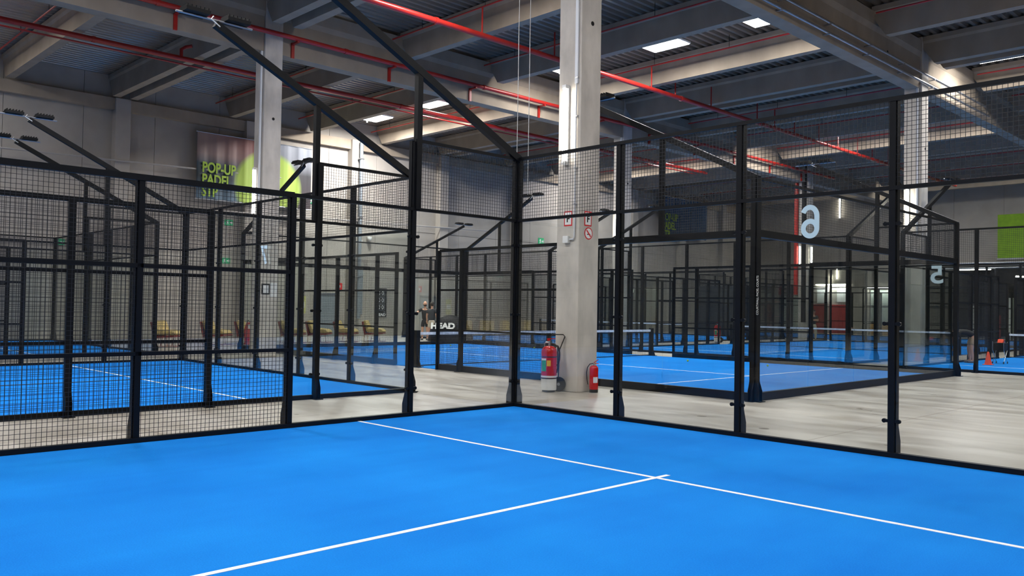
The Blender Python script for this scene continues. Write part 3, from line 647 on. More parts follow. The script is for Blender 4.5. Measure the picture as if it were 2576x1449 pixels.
def enclosure(label, ox, oy, rz, L=20.0, W=10.0, walls='blrf', style='post', panels=None, bpanels=None, detail=False, z0=FZ, pitch=0.05, skipside=()):
    """local frame: back wall on y=0 (x 0..W), court runs to y=-L"""
    r = empty('padel_court_enclosure', (ox, oy, 0), rz); tag(r, label, 'court enclosure', 'padel court enclosures')
    side = panels or [0, 2, 4, 6, 8]
    far = [L-q for q in side][::-1]
    gate = (side[-1]+0.9, far[0]-0.9)
    T3, T4 = 3.0, 4.0
    def wall(P0, d, n_angle, marks, kinds, postmarks):
        """P0 start, d unit direction along wall, n_angle z-rotation so local +Y points outward"""
        d = Vector(d)
        def at(s): p = Vector(P0) + d*s; return p
        flip = Vector((math.cos(n_angle), math.sin(n_angle))).dot(d) < 0
        for (a, e), kd in zip(zip(marks, marks[1:]), kinds):
            if kd is None: continue
            w = e-a; s = at(e) if flip else at(a); l = lambda z: (s.x, s.y, z)
            g = style == 'post'
            if kd in ('G4', 'G3'):
                inst('glass_panel', glass_me(w, T3-0.06), r, l(0.05), n_angle)
                inst('glass_rail', rail_me(w, 0.05 if g else 0.12, 0.045 if g else 0.13), r, l(T3), n_angle)
                if kd == 'G4':
                    inst('mesh_panel', mesh_me(w, T4-T3-0.04, pitch), r, l(T3+0.02), n_angle); inst('top_rail', rail_me(w, 0.05, 0.05), r, l(T4), n_angle)
            else:
                inst('mesh_panel', mesh_me(w, T3-0.06, pitch), r, l(0.05), n_angle)
                for z in (1.0, 2.0): inst('middle_rail', rail_me(w, 0.04, 0.045), r, l(z), n_angle)
                inst('top_rail', rail_me(w, 0.06, 0.07), r, l(T3), n_angle)
            bh = 0.075 if g else 0.15
            inst('base_rail', rail_me(w, 0.08, bh), r, l(z0+bh/2), n_angle)
        for (s_, h, foot, wd_) in postmarks:
            p = at(s_)
            po = inst('post', post_me(h-z0, wd_, 0.07, foot), r, (p.x, p.y, z0), n_angle)
            if detail and foot:
                fromend = min(s_, (Vector(P0)+d*L-p).length if abs(d.y) > .5 else 99)
                sgs = (-1, 1) if abs(d.x) > .5 else ((-1, 1) if fromend < 3.5 else ())
                for z in (0.42, 1.5, 2.62):
                    for sg in sgs:
                        c = inst('clamp', clamp_me(), po, (sg*0.078, 0.0, z), 0 if sg < 0 else PI)
    g_detail = True
    bm = bpanels or [0, 2, 4, 6, 8, 10]
    pan = style == 'pan'
    def backposts():
        if pan: return [(0, T4, True, 0.12), (W, T4, True, 0.12)]
        return [(s, T4, True, 0.095) for s in bm]
    if 'b' in walls: wall((0, 0), (1, 0), 0, bm, ['G4']*(len(bm)-1), backposts())
    if 'f' in walls: wall((0, -L), (1, 0), PI, bm, ['G4']*(len(bm)-1), backposts())
    def sideset():
        mk = side + [gate[0], gate[1]] + far
        kd = ['G4', 'G3'] + ['M']*(len(side)-3) + ['M', None, 'M'] + ['M']*(len(side)-3) + ['G3', 'G4']
        pm = []
        for i, s in enumerate(side): pm.append((s, T4 if i < 2 else T3, True, 0.09))
        for i, s in enumerate(far): pm.append((s, T4 if i > len(far)-3 else T3, True, 0.09))
        pm += [(gate[0], T3, False, 0.05), (gate[1], T3, False, 0.05)]
        if pan: pm = [q for q in pm if abs(q[0]-side[1]) > .1 and abs(q[0]-far[-2]) > .1]
        return mk, kd, pm
    mk, kd, pm = sideset()
    kdl = list(kd)
    if 'l' in walls:
        n_ = None
        wall((0, 0), (0, -1), PI/2, mk, kdl, pm)
    if 'r' in walls:
        wall((W, 0), (0, -1), -PI/2, mk, kdl, pm)
    return r
def mast(label, court, cx, cy, sx=0.0, dir=-1, py=None, head=-3.9, z=6.0, group='light masts'):
    """in the court's local frame, at (cx,cy); boom runs along local Y*dir; built as its own thing"""
    r = empty('light_mast'); r.matrix_world = court_matrix(court) @ Matrix.Translation((cx, cy, 0))
    tag(r, label, 'light mast', group)
    s = 1 if dir < 0 else -1
    yh = -3.9*s; yp = -(py or 2.05)*s
    b = MB().bar((0, 0.06*s, 3.98), (0, yh, z-0.06), 0.10, 0.11); b.build('boom', M['steel'], r)
    zp = 4.0+(z-4.0)*(abs(yp)/3.9)
    MB().box(-0.045, 0.045, yp-0.045, yp+0.045, 3.0, zp-0.03).build('support_post', M['steel'], r)
    MB().tube([(0.0, yh-0.62, z), (0.0, yh+0.62, z)], 0.018, 8).build('lamp_bar', M['zinc'], r)
    MB().tube([(0.05, yh+0.06*s, z-0.1), (0.08, yh-0.1*s, z-0.02), (0.05, yh-0.05*s, z+0.04)], 0.01, 6).build('cable_loop', M['white'], r)
    for k in (-0.33, 0.33):
        lb = MB().box(-0.16, 0.16, yh+k-0.19, yh+k+0.19, z+0.015, z+0.07)
        for q in range(6): lb.box(-0.14, 0.14, yh+k-0.17+q*0.065, yh+k-0.155+q*0.065, z+0.07, z+0.11)
        lb.build('floodlight', M['black'], r)
    return r
def court_matrix(c): return Matrix.Translation(c.location) @ Matrix.Rotation(c.rotation_euler[2], 4, 'Z')

def turf(label, court, W=10.0, L=20.0, c_over=0.2):
    r = empty('court_turf'); r.matrix_world = court_matrix(court); tag(r, label, 'artificial turf', 'blue court turfs')
    MB().box(0, W, -L, 0, FZ, 0).build('turf_carpet', M['turf'], r)
    for s in (3.0, L-3.0):
        MB().box(0.03, W-0.03, -s-0.025, -s+0.025, 0.0, 0.003).build('service_line', M['line'], r)
    MB().box(W/2-0.025, W/2+0.025, -L+3-c_over, -3+c_over, 0.0, 0.0032).build('centre_line', M['line'], r)
    return r
def net(label, court, W=10.0, L=20.0):
    r = empty('court_net'); r.matrix_world = court_matrix(court) @ Matrix.Translation((0, -L/2, 0)); tag(r, label, 'net', 'court nets')
    key = ('net', W)
    if key not in KIT:
        b = MB(); t = 0.004; n = int(W/0.05)
        for i in range(n+1): x = i*W/n; b.box(x-t/2, x+t/2, -t/2, t/2, 0.03, 0.84)
        for i in range(1, 17): z = 0.03+i*0.05; b.box(0, W, -t/2, t/2, z-t/2, z+t/2)
        KIT[key] = b.mesh('net_mesh', M['netmesh'])
        KIT['tape'] = MB().box(0.02, W-0.02, -0.012, 0.012, 0.83, 0.90).mesh('net_tape', M['tape'])
        KIT['npost'] = MB().box(-0.06, 0.06, -0.06, 0.06, 0, 0.95).box(-0.08, 0.08, -0.2, 0.2, 0, 0.012).prism([(0.06, 0), (0.18, 0), (0.06, 0.3)], 'x', -0.01, 0.01).mesh('net_post', M['steel'])
        KIT['lead'] = MB().box(0.02, W-0.02, -0.012, 0.012, 0.015, 0.04).mesh('bottom_cord', M['black'])
    inst('net_mesh', KIT[key], r); inst('net_tape', KIT['tape'], r); inst('bottom_cord', KIT['lead'], r)
    inst('net_post', KIT['npost'], r, (0.0, 0, 0)); inst('net_post', KIT['npost'], r, (W, 0, 0))
    return r

# near court (camera stands in its gate)
nearP = [0, 2.1, 4.05, 5.97, 8.0]
c1 = enclosure('near padel court fence with glass corner, filling the front of the picture', 0, 0, 0, walls='bl', panels=nearP, bpanels=[0, 2.1, 4.07, 6.0, 8.0, 10.0], detail=True)
turf('large blue turf of the near court in the foreground', c1)
mast('near corner light mast whose boom leaves the top of the picture', c1, 0, 0)
# left neighbour, court 7
c7 = enclosure('padel court fence left of the near court, with the mirrored number 7', -12.98, 0.05, 0, W=10.1, walls='blrf', bpanels=[0, 2.05, 4.1, 6.1, 8.1, 10.1], panels=[0, 2.0, 3.9, 5.9, 7.9], detail=True)
turf('blue turf of the court left of the near court, seen through mesh', c7, 10.1)
mast('light mast on the left court, nearest to the near court', c7, 10.1, 0); mast('light mast on the far side of the left court, with a pale lit bar', c7, 0, 0)
# court 8
c8 = enclosure('padel court fence furthest left, next to the wall', -26.4, 0.6, 0, walls='blr')
turf('blue turf of the furthest left court by the wall', c8); mast('light mast at the left picture edge on the furthest left court', c8, 10, 0)
# court 6: back wall faces +X
c6 = enclosure('frameless glass padel court fence directly behind the near corner', 1.95, 14.3, -PI/2, W=10.2, walls='blrf', style='pan', bpanels=[0, 2.05, 4.1, 6.1, 8.15, 10.2], panels=[0, 2, 4, 6, 8], L=19.6)
turf('blue turf of the court behind the near glass corner', c6, 10.2, 19.6); net('net of the court behind the near glass corner, its white tape crossing the middle', c6, 10.2, 19.6)
mast('light mast behind the near column rising to the upper left', c6, 10.2, 0); mast('light mast behind the mirrored number 6 on the far corner', c6, 0, 0)
mast('light mast at the distant end of the court behind the corner, near side', c6, 10.2, -19.6, dir=1); mast('light mast at the distant end of the court behind the corner, far side', c6, 0, -19.6, dir=1)
# courts in the row behind
c9 = enclosure('padel court fence in the second row, left of the right hand column', -1.9, 16.5, PI, W=10.2, walls='blrf')
turf('blue turf of the second row court left of the right hand column', c9, 10.2); net('net of the second row court left of the right hand column', c9, 10.2)
mast('light mast of the second row court, right corner beside the column', c9, 0, 0); mast('light mast of the second row court, left corner', c9, 10.2, 0)
c10 = enclosure('padel court fence at the right with the mirrored number 5', 9.9, 16.2, PI, W=10.0, walls='blrf')
turf('blue turf of the right hand court with the orange cone', c10); net('net of the right hand court with the cone', c10)
mast('light mast of the right hand court at the corner by the column', c10, 10.0, 0); mast('light mast of the right hand court, far end before the lime banner', c10, 10.0, -20, dir=1)
c11 = enclosure('padel court fence in the second row by the left wall', -14.8, 16.5, PI, W=10.1, walls='blrf')
turf('blue turf of the second row court by the left wall', c11, 10.1); net('net of the second row court by the left wall', c11, 10.1)
mast('light mast of the second row court by the left wall, right corner', c11, 0, 0); mast('light mast of the second row court by the left wall, left corner', c11, 10.1, 0)
c12 = enclosure('most distant padel court fence before the lobby, with the number 4', -2.2, 49.0, -PI/2, W=10, walls='blrf')
turf('most distant blue turf before the lobby', c12)

# court numbers
def number(label, s, size, loc, R, U, sx=1.15):
    o = text('court_number', s, size, (0, 0, 0), R, U, M['number'], None, 0.003, 0.012, sx=sx)
    o.location = loc; tag(o, label, 'number', 'court numbers')
def ribbon(b, pts, w, y0, y1):
    n = len(b.v); P = [Vector((p[0], p[1])) for p in pts]
    for i, p in enumerate(P):
        d = (P[min(i+1, len(P)-1)]-P[max(i-1, 0)]).normalized(); q = Vector((-d.y, d.x))*w/2
        for y in (y0, y1): b.v += [(p.x+q.x, y, p.y+q.y), (p.x-q.x, y, p.y-q.y)]
    for i in range(len(P)-1):
        a = n+4*i; c = a+4
        b.f += [(a, a+1, c+1, c), (a+2, c+2, c+3, a+3), (a, c, c+2, a+2), (a+1, a+3, c+3, c+1)]
b = MB(); bowl = [(0.085*math.cos(t), -0.085+0.088*math.sin(t)) for t in [2*PI*i/40 for i in range(41)]]
ribbon(b, bowl, 0.06, -0.003, 0.003)
# mirrored as seen from inside the court: the stem climbs on the right and hooks over to the left
stem = [(0.085, -0.10)] + [(0.085, -0.02)] + [(-0.005+0.09*math.cos(t), 0.06+0.112*math.sin(t)) for t in [PI*i/22*0.86 for i in range(23)]]
ribbon(b, stem, 0.06, -0.0045, 0.0045)
o = b.build('court_number', M['number'], loc=(5.02, 0.014, 2.685)); tag(o, 'large pale blue mirrored number 6 high on the near back glass', 'number', 'court numbers')
number('pale blue mirrored number 7 on the left court glass', '7', 0.60, (-8.42, 0.0, 2.70), (-1, 0, 0), (0, 0, 1))
number('pale blue mirrored number 5 on the right hand court glass', '5', 0.72, (0.84, 16.17, 2.71), (-1, 0, 0), (0, 0, 1))
number('small distant pale number 4 left of the black partition', '4', 0.62, (-22.0, 38.95, 2.6), (1, 0, 0), (0, 0, 1))
o = text('post_lettering', 'COURTWALL PADEL COURTS', 0.052, (0, 0, 0), (0, 0, 1), (-0.7, -0.7, 0), M['white'], None, 0.002, sx=1.0)
o.location = (2.045, 4.03, 1.88); tag(o, 'small white lettering running up the corner post of the glass court', 'lettering')

# ------------------------------------------------------------------ fire extinguishers
def trolley_extinguisher(label, x, y, a, group=None):
    r = empty('trolley_extinguisher', (x, y, FZ), a); tag(r, label, 'fire extinguisher')
    MB().lathe([(0.148, 0.04), (0.15, 0.06), (0.15, 0.26)]).build('white_base', M['white'], r, smooth=True)
    MB().lathe([(0.15, 0.26), (0.15, 0.76), (0.142, 0.81), (0.12, 0.85), (0.08, 0.875), (0.03, 0.885)]).build('cylinder', M['redgloss'], r, smooth=True)
    MB().lathe([(0.1505, 0.28), (0.1505, 0.315)]).build('white_band', M['white'], r, smooth=True)
    for z in (0.255, 0.665): MB().lathe([(0.153, z), (0.153, z+0.02)]).build('strap', M['rubber'], r)
    MB().tube([(0.0, 0, 0.88), (0.0, 0, 0.99)], 0.022, 12).tube([(0.0, 0, 0.95), (-0.07, 0, 0.95)], 0.018, 8).build('valve', M['zinc'], r, smooth=True)
    MB().tube([(-0.01, 0, 0.98), (-0.01, 0, 1.03)], 0.03, 12).box(-0.02, 0.12, -0.012, 0.012, 1.015, 1.03).build('valve_handle', M['redgloss'], r)
    MB().tube([(-0.05, 0, 0.95), (-0.09, 0, 0.93), (-0.09, 0, 0.87), (-0.05, 0, 0.86)], 0.008, 8).build('safety_ring', M['zinc'], r)
    pts = []
    for i in range(41):
        t = i/40*2*PI*2.2; pts.append((0.15+0.055*math.cos(t)*1.0, 0.03+0.0004*i, 0.70+0.19*math.sin(t)))
    MB().tube([(0.03, 0, 0.93), (0.10, 0.0, 0.92), (0.17, 0.02, 0.86)]+pts[3:]+[(0.17, 0.05, 0.45), (0.15, 0.05, 0.36)], 0.014, 8).build('hose', M['rubber'], r, smooth=True)
    MB().tube([(0.04, 0.12, 0.85), (0.03, 0.13, 1.06), (0.06, 0.13, 1.10), (0.27, 0.13, 1.10), (0.30, 0.13, 1.06), (0.20, 0.13, 0.80), (0.18, 0.13, 0.12)], 0.011, 8).build('push_handle', M['rubber'], r, smooth=True)
    MB().tube([(0.19, 0.10, 0.14), (0.19, 0.16, 0.14)], 0.14, 28).build('wheel', M['rubber'], r)
    o = MB().tube([(0.19, 0.095, 0.14), (0.19, 0.165, 0.14)], 0.03, 12).build('wheel_hub', M['zinc'], r)
    MB().lathe([(0.10, 0.0), (0.125, 0.008), (0.125, 0.03), (0.10, 0.04)]).build('foot_ring', M['rubber'], r)
    for nm_, a0, a1, z0_, z1_, m in (('green_label', -2.75, -1.95, 0.40, 0.64, 'greenlabel'), ('label_header', -2.75, -1.95, 0.61, 0.645, 'white'), ('yellow_label', -1.85, -1.35, 0.50, 0.61, 'yellow')):
        b = MB(); n = 8; rr = 0.1515 if nm_ != 'label_header' else 0.1525
        for i in range(n+1):
            t = a0+(a1-a0)*i/n; b.v += [(rr*math.cos(t), rr*math.sin(t), z0_), (rr*math.cos(t), rr*math.sin(t), z1_)]
        b.f = [(2*i, 2*i+2, 2*i+3, 2*i+1) for i in range(n)]; b.build(nm_, M[m], r, smooth=True)
    return r
face = math.atan2(-9.63-2.3, 9.82+1.36)  # direction towards the viewer
trolley_extinguisher('large red and white wheeled fire extinguisher standing left of the near column foot', -1.40, 2.30, face+PI/2)
trolley_extinguisher('distant red and white wheeled fire extinguisher before a black partition', -13.6, 27.6, face+PI/2)
r = empty('hand_extinguisher', (-0.80, 2.93, FZ), face+PI/2); tag(r, 'small red hand fire extinguisher standing right of the near column edge', 'fire extinguisher')
MB().lathe([(0.083, 0.0), (0.085, 0.06)]).build('black_base', M['rubber'], r, smooth=True)
MB().lathe([(0.084, 0.06), (0.085, 0.08), (0.085, 0.46), (0.078, 0.49), (0.05, 0.515), (0.02, 0.52)]).build('cylinder', M['redgloss'], r, smooth=True)
MB().tube([(0, 0, 0.51), (0, 0, 0.57)], 0.018, 10).build('valve', M['zinc'], r, smooth=True)
MB().bar((-0.005, 0, 0.57), (0.085, 0, 0.635), 0.02, 0.012).bar((-0.01, 0, 0.562), (0.09, 0, 0.555), 0.02, 0.012).build('valve_handle', M['redgloss'], r)
MB().tube([(-0.01, 0, 0.56), (-0.08, 0, 0.545), (-0.125, 0, 0.48), (-0.14, 0, 0.38), (-0.13, 0, 0.24), (-0.105, 0, 0.12), (-0.09, 0, 0.10)], 0.009, 8).build('hose', M['rubber'], r, smooth=True)
MB().tube([(-0.112, 0, 0.15), (-0.09, 0, 0.09)], [0.013, 0.010], 8).build('nozzle', M['zinc'], r)
b = MB()
for i in range(9): t = -1.75+1.1*i/8; b.v += [(0.0865*math.cos(t), 0.0865*math.sin(t), 0.19), (0.0865*math.cos(t), 0.0865*math.sin(t), 0.30)]
b.f = [(2*i, 2*i+2, 2*i+3, 2*i+1) for i in range(8)]; b.build('white_label', M['tape'], r, smooth=True)

# ------------------------------------------------------------------ people
def skin_mesh(name, chain, m, parent, sub=1):
    """chain: list of (point, radius, parent index)"""
    me = bpy.data.meshes.new(name); me.from_pydata([c[0] for c in chain], [(c[2], i) for i, c in enumerate(chain) if c[2] is not None], [])
    me.materials.append(m); o = bpy.data.objects.new(name, me); C.objects.link(o); o.parent = parent
    md = o.modifiers.new('skin', 'SKIN'); md.use_smooth_shade = True; md.branch_smoothing = 0.7; sv = me.skin_vertices[0].data
    for i, c in enumerate(chain):
        rr = c[1] if isinstance(c[1], tuple) else (c[1], c[1]); sv[i].radius = rr; sv[i].use_root = (c[2] is None)
    s = o.modifiers.new('sub', 'SUBSURF'); s.levels = sub; s.render_levels = sub+1
    return o
def person(label, loc, rz, pose, shirt, legs, bald=False, trousers='shorts', h=1.78):
    """pose dict: local frame faces -Y"""
    k = h/1.78; r = empty('person', loc, rz); tag(r, label, 'person', None)
    V = lambda p: tuple(q*k for q in p)
    P = dict(pelvis=(0, 0, 0.95), waist=(0, 0, 1.10), chest=(0, 0, 1.32), neck=(0, 0, 1.50), head=(0, -0.02, 1.62), top=(0, -0.01, 1.72),
             ls=(-0.17, 0, 1.43), rs=(0.17, 0, 1.43), le=(-0.24, 0.02, 1.15), re=(0.24, 0.02, 1.15), lw=(-0.26, -0.06, 0.90), rw=(0.26, -0.06, 0.90),
             lh=(-0.09, 0, 0.90), rh=(0.09, 0, 0.90), lk=(-0.11, -0.01, 0.50), rk=(0.11, -0.01, 0.50), la=(-0.12, 0.02, 0.09), ra=(0.12, 0.02, 0.09))
    P.update(pose)
    ch = []
    def add(p, rad, par): ch.append((V(p), (rad[0]*k, rad[1]*k) if isinstance(rad, tuple) else rad*k, par)); return len(ch)-1
    a = add(P['pelvis'], (0.13, 0.10), None); w = add(P['waist'], (0.11, 0.085), a); c = add(P['chest'], (0.13, 0.095), w)
    n = add(P['neck'], 0.055, c); hd = add(P['head'], (0.085, 0.10), n); add(P['top'], (0.078, 0.09), hd)
    nose = Vector(P['head'])+Vector((0, -0.10, 0)); add(tuple(nose), 0.016, hd)
    for s in ('l', 'r'):
        sg = -1 if s == 'l' else 1
        sh = add(P[s+'s'], 0.062, c); e = add(P[s+'e'], 0.045, sh); wr = add(P[s+'w'], 0.030, e)
        d = (Vector(P[s+'w'])-Vector(P[s+'e'])).normalized(); sd = d.cross(Vector((0, 1, 0.2))).normalized()
        palm = Vector(P[s+'w'])+d*0.07; pi = add(tuple(palm), (0.035, 0.018), wr)
        for q, ln in ((-0.026, 0.065), (-0.009, 0.08), (0.009, 0.075), (0.026, 0.06)):
            m1 = palm+sd*q+d*ln*0.6; i1 = add(tuple(m1), 0.009, pi); add(tuple(m1+d*ln*0.4+Vector((0, -0.012, 0))), 0.008, i1)
        t1 = Vector(P[s+'w'])+d*0.03+sd*0.045*sg; i1 = add(tuple(t1), 0.010, wr); add(tuple(t1+d*0.04), 0.009, i1)
        hp = add(P[s+'h'], 0.095, a); kn = add(P[s+'k'], 0.06, hp); an = add(P[s+'a'], 0.042, kn)
        add((P[s+'a'][0], P[s+'a'][1]-0.10, max(0.04, P[s+'a'][2]-0.05)), 0.035, an)
    skin_mesh('body', ch, M['skin'], r)
    # shirt
    ch = []; a = add(Vector(P['pelvis'])*1.5-Vector(P['waist'])*0.5, (0.185, 0.145), None); w = add(P['waist'], (0.175, 0.14), a); c = add(P['chest'], (0.20, 0.15), w); add(Vector(P['chest'])*0.25+Vector(P['neck'])*0.75, (0.085, 0.075), c)
    for s in ('l', 'r'):
        sh = add(P[s+'s'], 0.09, c); add(Vector(P[s+'s'])*0.3+Vector(P[s+'e'])*0.7, 0.072, sh)
    skin_mesh('shirt', ch, shirt, r)
    ch = []; a0 = add(Vector(P['pelvis'])*0.6+Vector(P['waist'])*0.4, (0.155, 0.125), None); a = add(Vector(P['pelvis'])-Vector((0, 0, 0.03)), (0.17, 0.14), a0)
    for s in ('l', 'r'):
        hp = add(Vector(P[s+'h'])*0.8+Vector(P[s+'k'])*0.2, 0.115, a); kn = add(Vector(P[s+'k'])*(1.0 if trousers == 'long' else 0.8)+Vector(P[s+'h'])*(0 if trousers == 'long' else 0.2), 0.09, hp)
        if trousers == 'long': add(P[s+'a'], 0.07, kn)
    skin_mesh('trousers', ch, legs, r)
    hh = Vector(P['head']); ax = (Vector(P['top'])-Vector(P['neck'])).normalized(); fw = Vector((0, -1, 0)); fw = (fw-ax*fw.dot(ax)); 
    fw = fw.normalized() if fw.length > 0.3 else Vector((0, 0, -1)); sdv = ax.cross(fw)
    def blob(nm_, cen, ra, rb, rc, m, keep):
        b = MB(); nu, nv = 18, 12; idx = {}
        for jj in range(nv+1):
            for ii in range(nu):
                t = PI*jj/nv; p = 2*PI*ii/nu; l = (math.sin(t)*math.cos(p), math.sin(t)*math.sin(p), math.cos(t))
                b.v.append(V(tuple(cen+sdv*l[0]*ra+fw*l[1]*rb+ax*l[2]*rc)))
        for jj in range(nv):
            for ii in range(nu):
                t = PI*(jj+.5)/nv; p = 2*PI*(ii+.5)/nu; l = (math.sin(t)*math.cos(p), math.sin(t)*math.sin(p), math.cos(t))
                if keep(l): b.f.append((jj*nu+ii, jj*nu+(ii+1) % nu, (jj+1)*nu+(ii+1) % nu, (jj+1)*nu+ii))
        o = b.build(nm_, m, r, smooth=True); sd_ = o.modifiers.new('thick', 'SOLIDIFY'); sd_.thickness = 0.012; return o
    hc = hh+ax*0.055
    if not bald: blob('hair', hc, 0.098, 0.118, 0.125, M['hair'], lambda l: l[2] > 0.35 or (l[1] < 0.15 and l[2] > -0.75))
    else: blob('beard', hc-ax*0.01, 0.092, 0.111, 0.132, M['hair'], lambda l: l[1] > 0.25 and -0.95 < l[2] < -0.35)
    blob('head', hc-ax*0.01, 0.086, 0.104, 0.126, M['skin'], lambda l: True); blob('nose', hc+fw*0.104-ax*0.03, 0.014, 0.02, 0.024, M['skin'], lambda l: True)
    for sg in (-1, 1):
        blob('ear', hc+sdv*0.086*sg-ax*0.015, 0.012, 0.022, 0.034, M['skin'], lambda l: True)
        blob('eye', hc+sdv*0.033*sg+fw*0.098, 0.013, 0.010, 0.008, M['black'], lambda l: True)
    blob('mouth', hc+fw*0.102-ax*0.075, 0.026, 0.010, 0.007, M['sofared'], lambda l: True)
    for s in ('l', 'r'):
        q = P[s+'a']; MB().box(-0.05*k, 0.05*k, -0.19*k, 0.08*k, 0, 0.075*k).build('shoe', M['shoe'], r, bevel=0.025, loc=(q[0]*k, q[1]*k, 0))
    return r
person('bald bearded person in black shirt and shorts holding one arm out', (-21.75, 15.35, FZ), 0.75, dict(le=(-0.36, -0.14, 1.25), lw=(-0.50, -0.36, 1.16)), M['blackcloth'], M['blackcloth'], bald=True, h=1.82)
person('person seen from behind in dark shirt and pale shorts', (-20.75, 14.95, FZ), 3.6, dict(), M['navycloth'], M['beige'], h=1.80)
person('distant person in dark shirt and pale long trousers with crossed arms', (-13.0, 36.75, FZ), 0.5, dict(le=(-0.25, -0.06, 1.16), lw=(0.04, -0.2, 1.20), re=(0.25, -0.06, 1.14), rw=(-0.05, -0.2, 1.16)), M['navycloth'], M['beige'], trousers='long', h=1.75)
person('person bending forward in dark shirt and tan shorts beside the ball cart', (0.25, 21.0, 0.0), -0.9,
       dict(waist=(0, -0.10, 1.02), chest=(0, -0.34, 1.05), neck=(0, -0.52, 1.02), head=(0, -0.64, 0.97), top=(0, -0.73, 0.95), ls=(-0.17, -0.45, 1.02), rs=(0.17, -0.45, 1.02), le=(-0.18, -0.50, 0.74), re=(0.18, -0.50, 0.74), lw=(-0.12, -0.58, 0.50), rw=(0.12, -0.58, 0.50), pelvis=(0, 0.08, 0.92), lh=(-0.09, 0.08, 0.88), rh=(0.09, 0.08, 0.88), lk=(-0.12, -0.03, 0.48), rk=(0.12, -0.03, 0.48)), M['blackcloth'], M['tan'])

# black racket bag / ball tent with HEAD lettering
r = empty('equipment_tent', (-20.1, 15.55, FZ), 0.75); tag(r, 'black dome shaped equipment tent with HEAD lettering beside two people', 'tent')
b = MB(); nU, nV = 20, 10
for j in range(nV+1):
    t = PI/2*j/nV
    for i in range(nU): p = 2*PI*i/nU; b.v.append((1.05*math.cos(t)*math.cos(p), 0.55*math.cos(t)*math.sin(p), 1.2*math.sin(t)))
for j in range(nV):
    for i in range(nU): b.f.append((j*nU+i, j*nU+(i+1) % nU, (j+1)*nU+(i+1) % nU, (j+1)*nU+i))
b.build('tent_shell', M['black'], r, smooth=True)
text('lettering', 'HEAD', 0.38, (-0.30, -0.50, 0.70), (1, 0, 0), (0, 0.35, 1), M['white'], r, 0.003, 0.02, sx=1.1)
b = MB(); b.tube([(-1.0, 0, 0.02), (0, -0.56, 0.02), (1.0, 0, 0.02)], 0.02, 6); b.build('tent_hem', M['rubber'], r)

# ------------------------------------------------------------------ cone, ball cart
r = empty('traffic_cone', (0.98, 20.3, 0.0)); tag(r, 'small orange training cone on the right hand court', 'cone')
MB().box(-0.14, 0.14, -0.14, 0.14, 0.0, 0.02).build('cone_base', M['orange'], r, bevel=0.01)
MB().lathe([(0.11, 0.02), (0.03, 0.40), (0.02, 0.42)]).build('cone_body', M['orange'], r, smooth=True)
r = empty('ball_cart', (0.98, 21.5, 0.0)); r.scale = (0.66, 0.66, 0.72); tag(r, 'folding metal ball cart with a black basket behind the cone', 'cart')
b = MB()
for s in (-0.25, 0.25):
    b.tube([(s, -0.3, 0.05), (s, 0.3, 0.62)], 0.013, 8).tube([(s, 0.3, 0.05), (s, -0.3, 0.62)], 0.013, 8).tube([(s, -0.3, 0.6), (s, -0.3, 1.02)], 0.012, 8).tube([(s, 0.3, 0.6), (s, 0.3, 1.0)], 0.012, 8)
b.build('cart_frame', M['zinc'], r, smooth=True)
MB().prism([(-0.27, 0.60), (0.27, 0.60), (0.30, 0.95), (-0.30, 0.95)], 'y', -0.28, 0.28).build('basket', M['black'], r, bevel=0.02)
for (a, e) in ((-0.25, -0.3), (0.25, -0.3), (-0.25, 0.3), (0.25, 0.3)):
    MB().tube([(a-0.015, e, 0.05), (a+0.015, e, 0.05)], 0.05, 14).build('caster', M['rubber'], r)
o = MB().prism([(-0.2, 0), (0.22, 0.0), (0.1, 0.16), (-0.05, 0.2)], 'x', -0.12, 0.12).build('orange_bag', M['orange'], bevel=0.02, loc=(1.0, 21.52, 0.686)); o.scale = (0.7, 0.6, 0.6); tag(o, 'orange bag lying on top of the ball cart', 'bag')
balls = [(-5.2, 12.6), (-13.2, 14.0), (-10.6, 13.2), (-16.1, 12.2), (-2.6, 12.8)]
BL = ['closest to the net', 'left of the black post', 'in the middle of the far half', 'furthest left', 'nearest the service line']
for i, (x, y) in enumerate(balls):
    o = MB().lathe([(0.004, 0.0), (0.02, 0.006), (0.033, 0.033), (0.02, 0.06), (0.004, 0.066)], k=12).build('padel_ball', M['lime'], loc=(x, y, 0.0), smooth=True)
    tag(o, 'yellow ball on the turf behind the near corner, ' + BL[i], 'ball', 'padel balls')

# ------------------------------------------------------------------ lobby and far end
r = empty('black_partition', (-21.8, 38.2, FZ)); tag(r, 'tall black partition screen behind the second row courts', 'partition')
for k in range(3): MB().box(k*0.98, k*0.98+0.96, -0.03, 0.03, 0.06, 3.2).build('screen_panel', M['darkwall'], r)
for k in range(4): MB().box(k*0.98-0.03, k*0.98+0.0, -0.3, 0.3, 0, 0.06).build('screen_foot', M['steel'], r)
def lobby_box(name, label, cat, x0, x1, z0, z1, m, d=0.3, y=Y1, extra=None):
    r = empty(name, (x0, y-0.002, z0)); tag(r, label, cat); w = x1-x0; h = z1-z0
    MB().box(0, w, -d, 0, 0, h).build('body', m, r, bevel=0.01)
    if extra: extra(r, w, h, d)
    return r
def ex_rows(mt, rows, cols):
    def fn(r, w, h, d):
        for i in range(rows):
            for j in range(cols):
                MB().box(j*w/cols+0.03, (j+1)*w/cols-0.03, -d-0.02, -d, i*h/rows+0.03, (i+1)*h/rows-0.03).build('door_panel', mt, r)
    return fn
lobby_box('red_wall_panel', 'dull red wall panel left of the lobby door, under white boards', 'panel', -22.4, -20.4, FZ, 2.2, M['redpanel'], 0.08, extra=ex_rows(M['redpanel'], 1, 2))
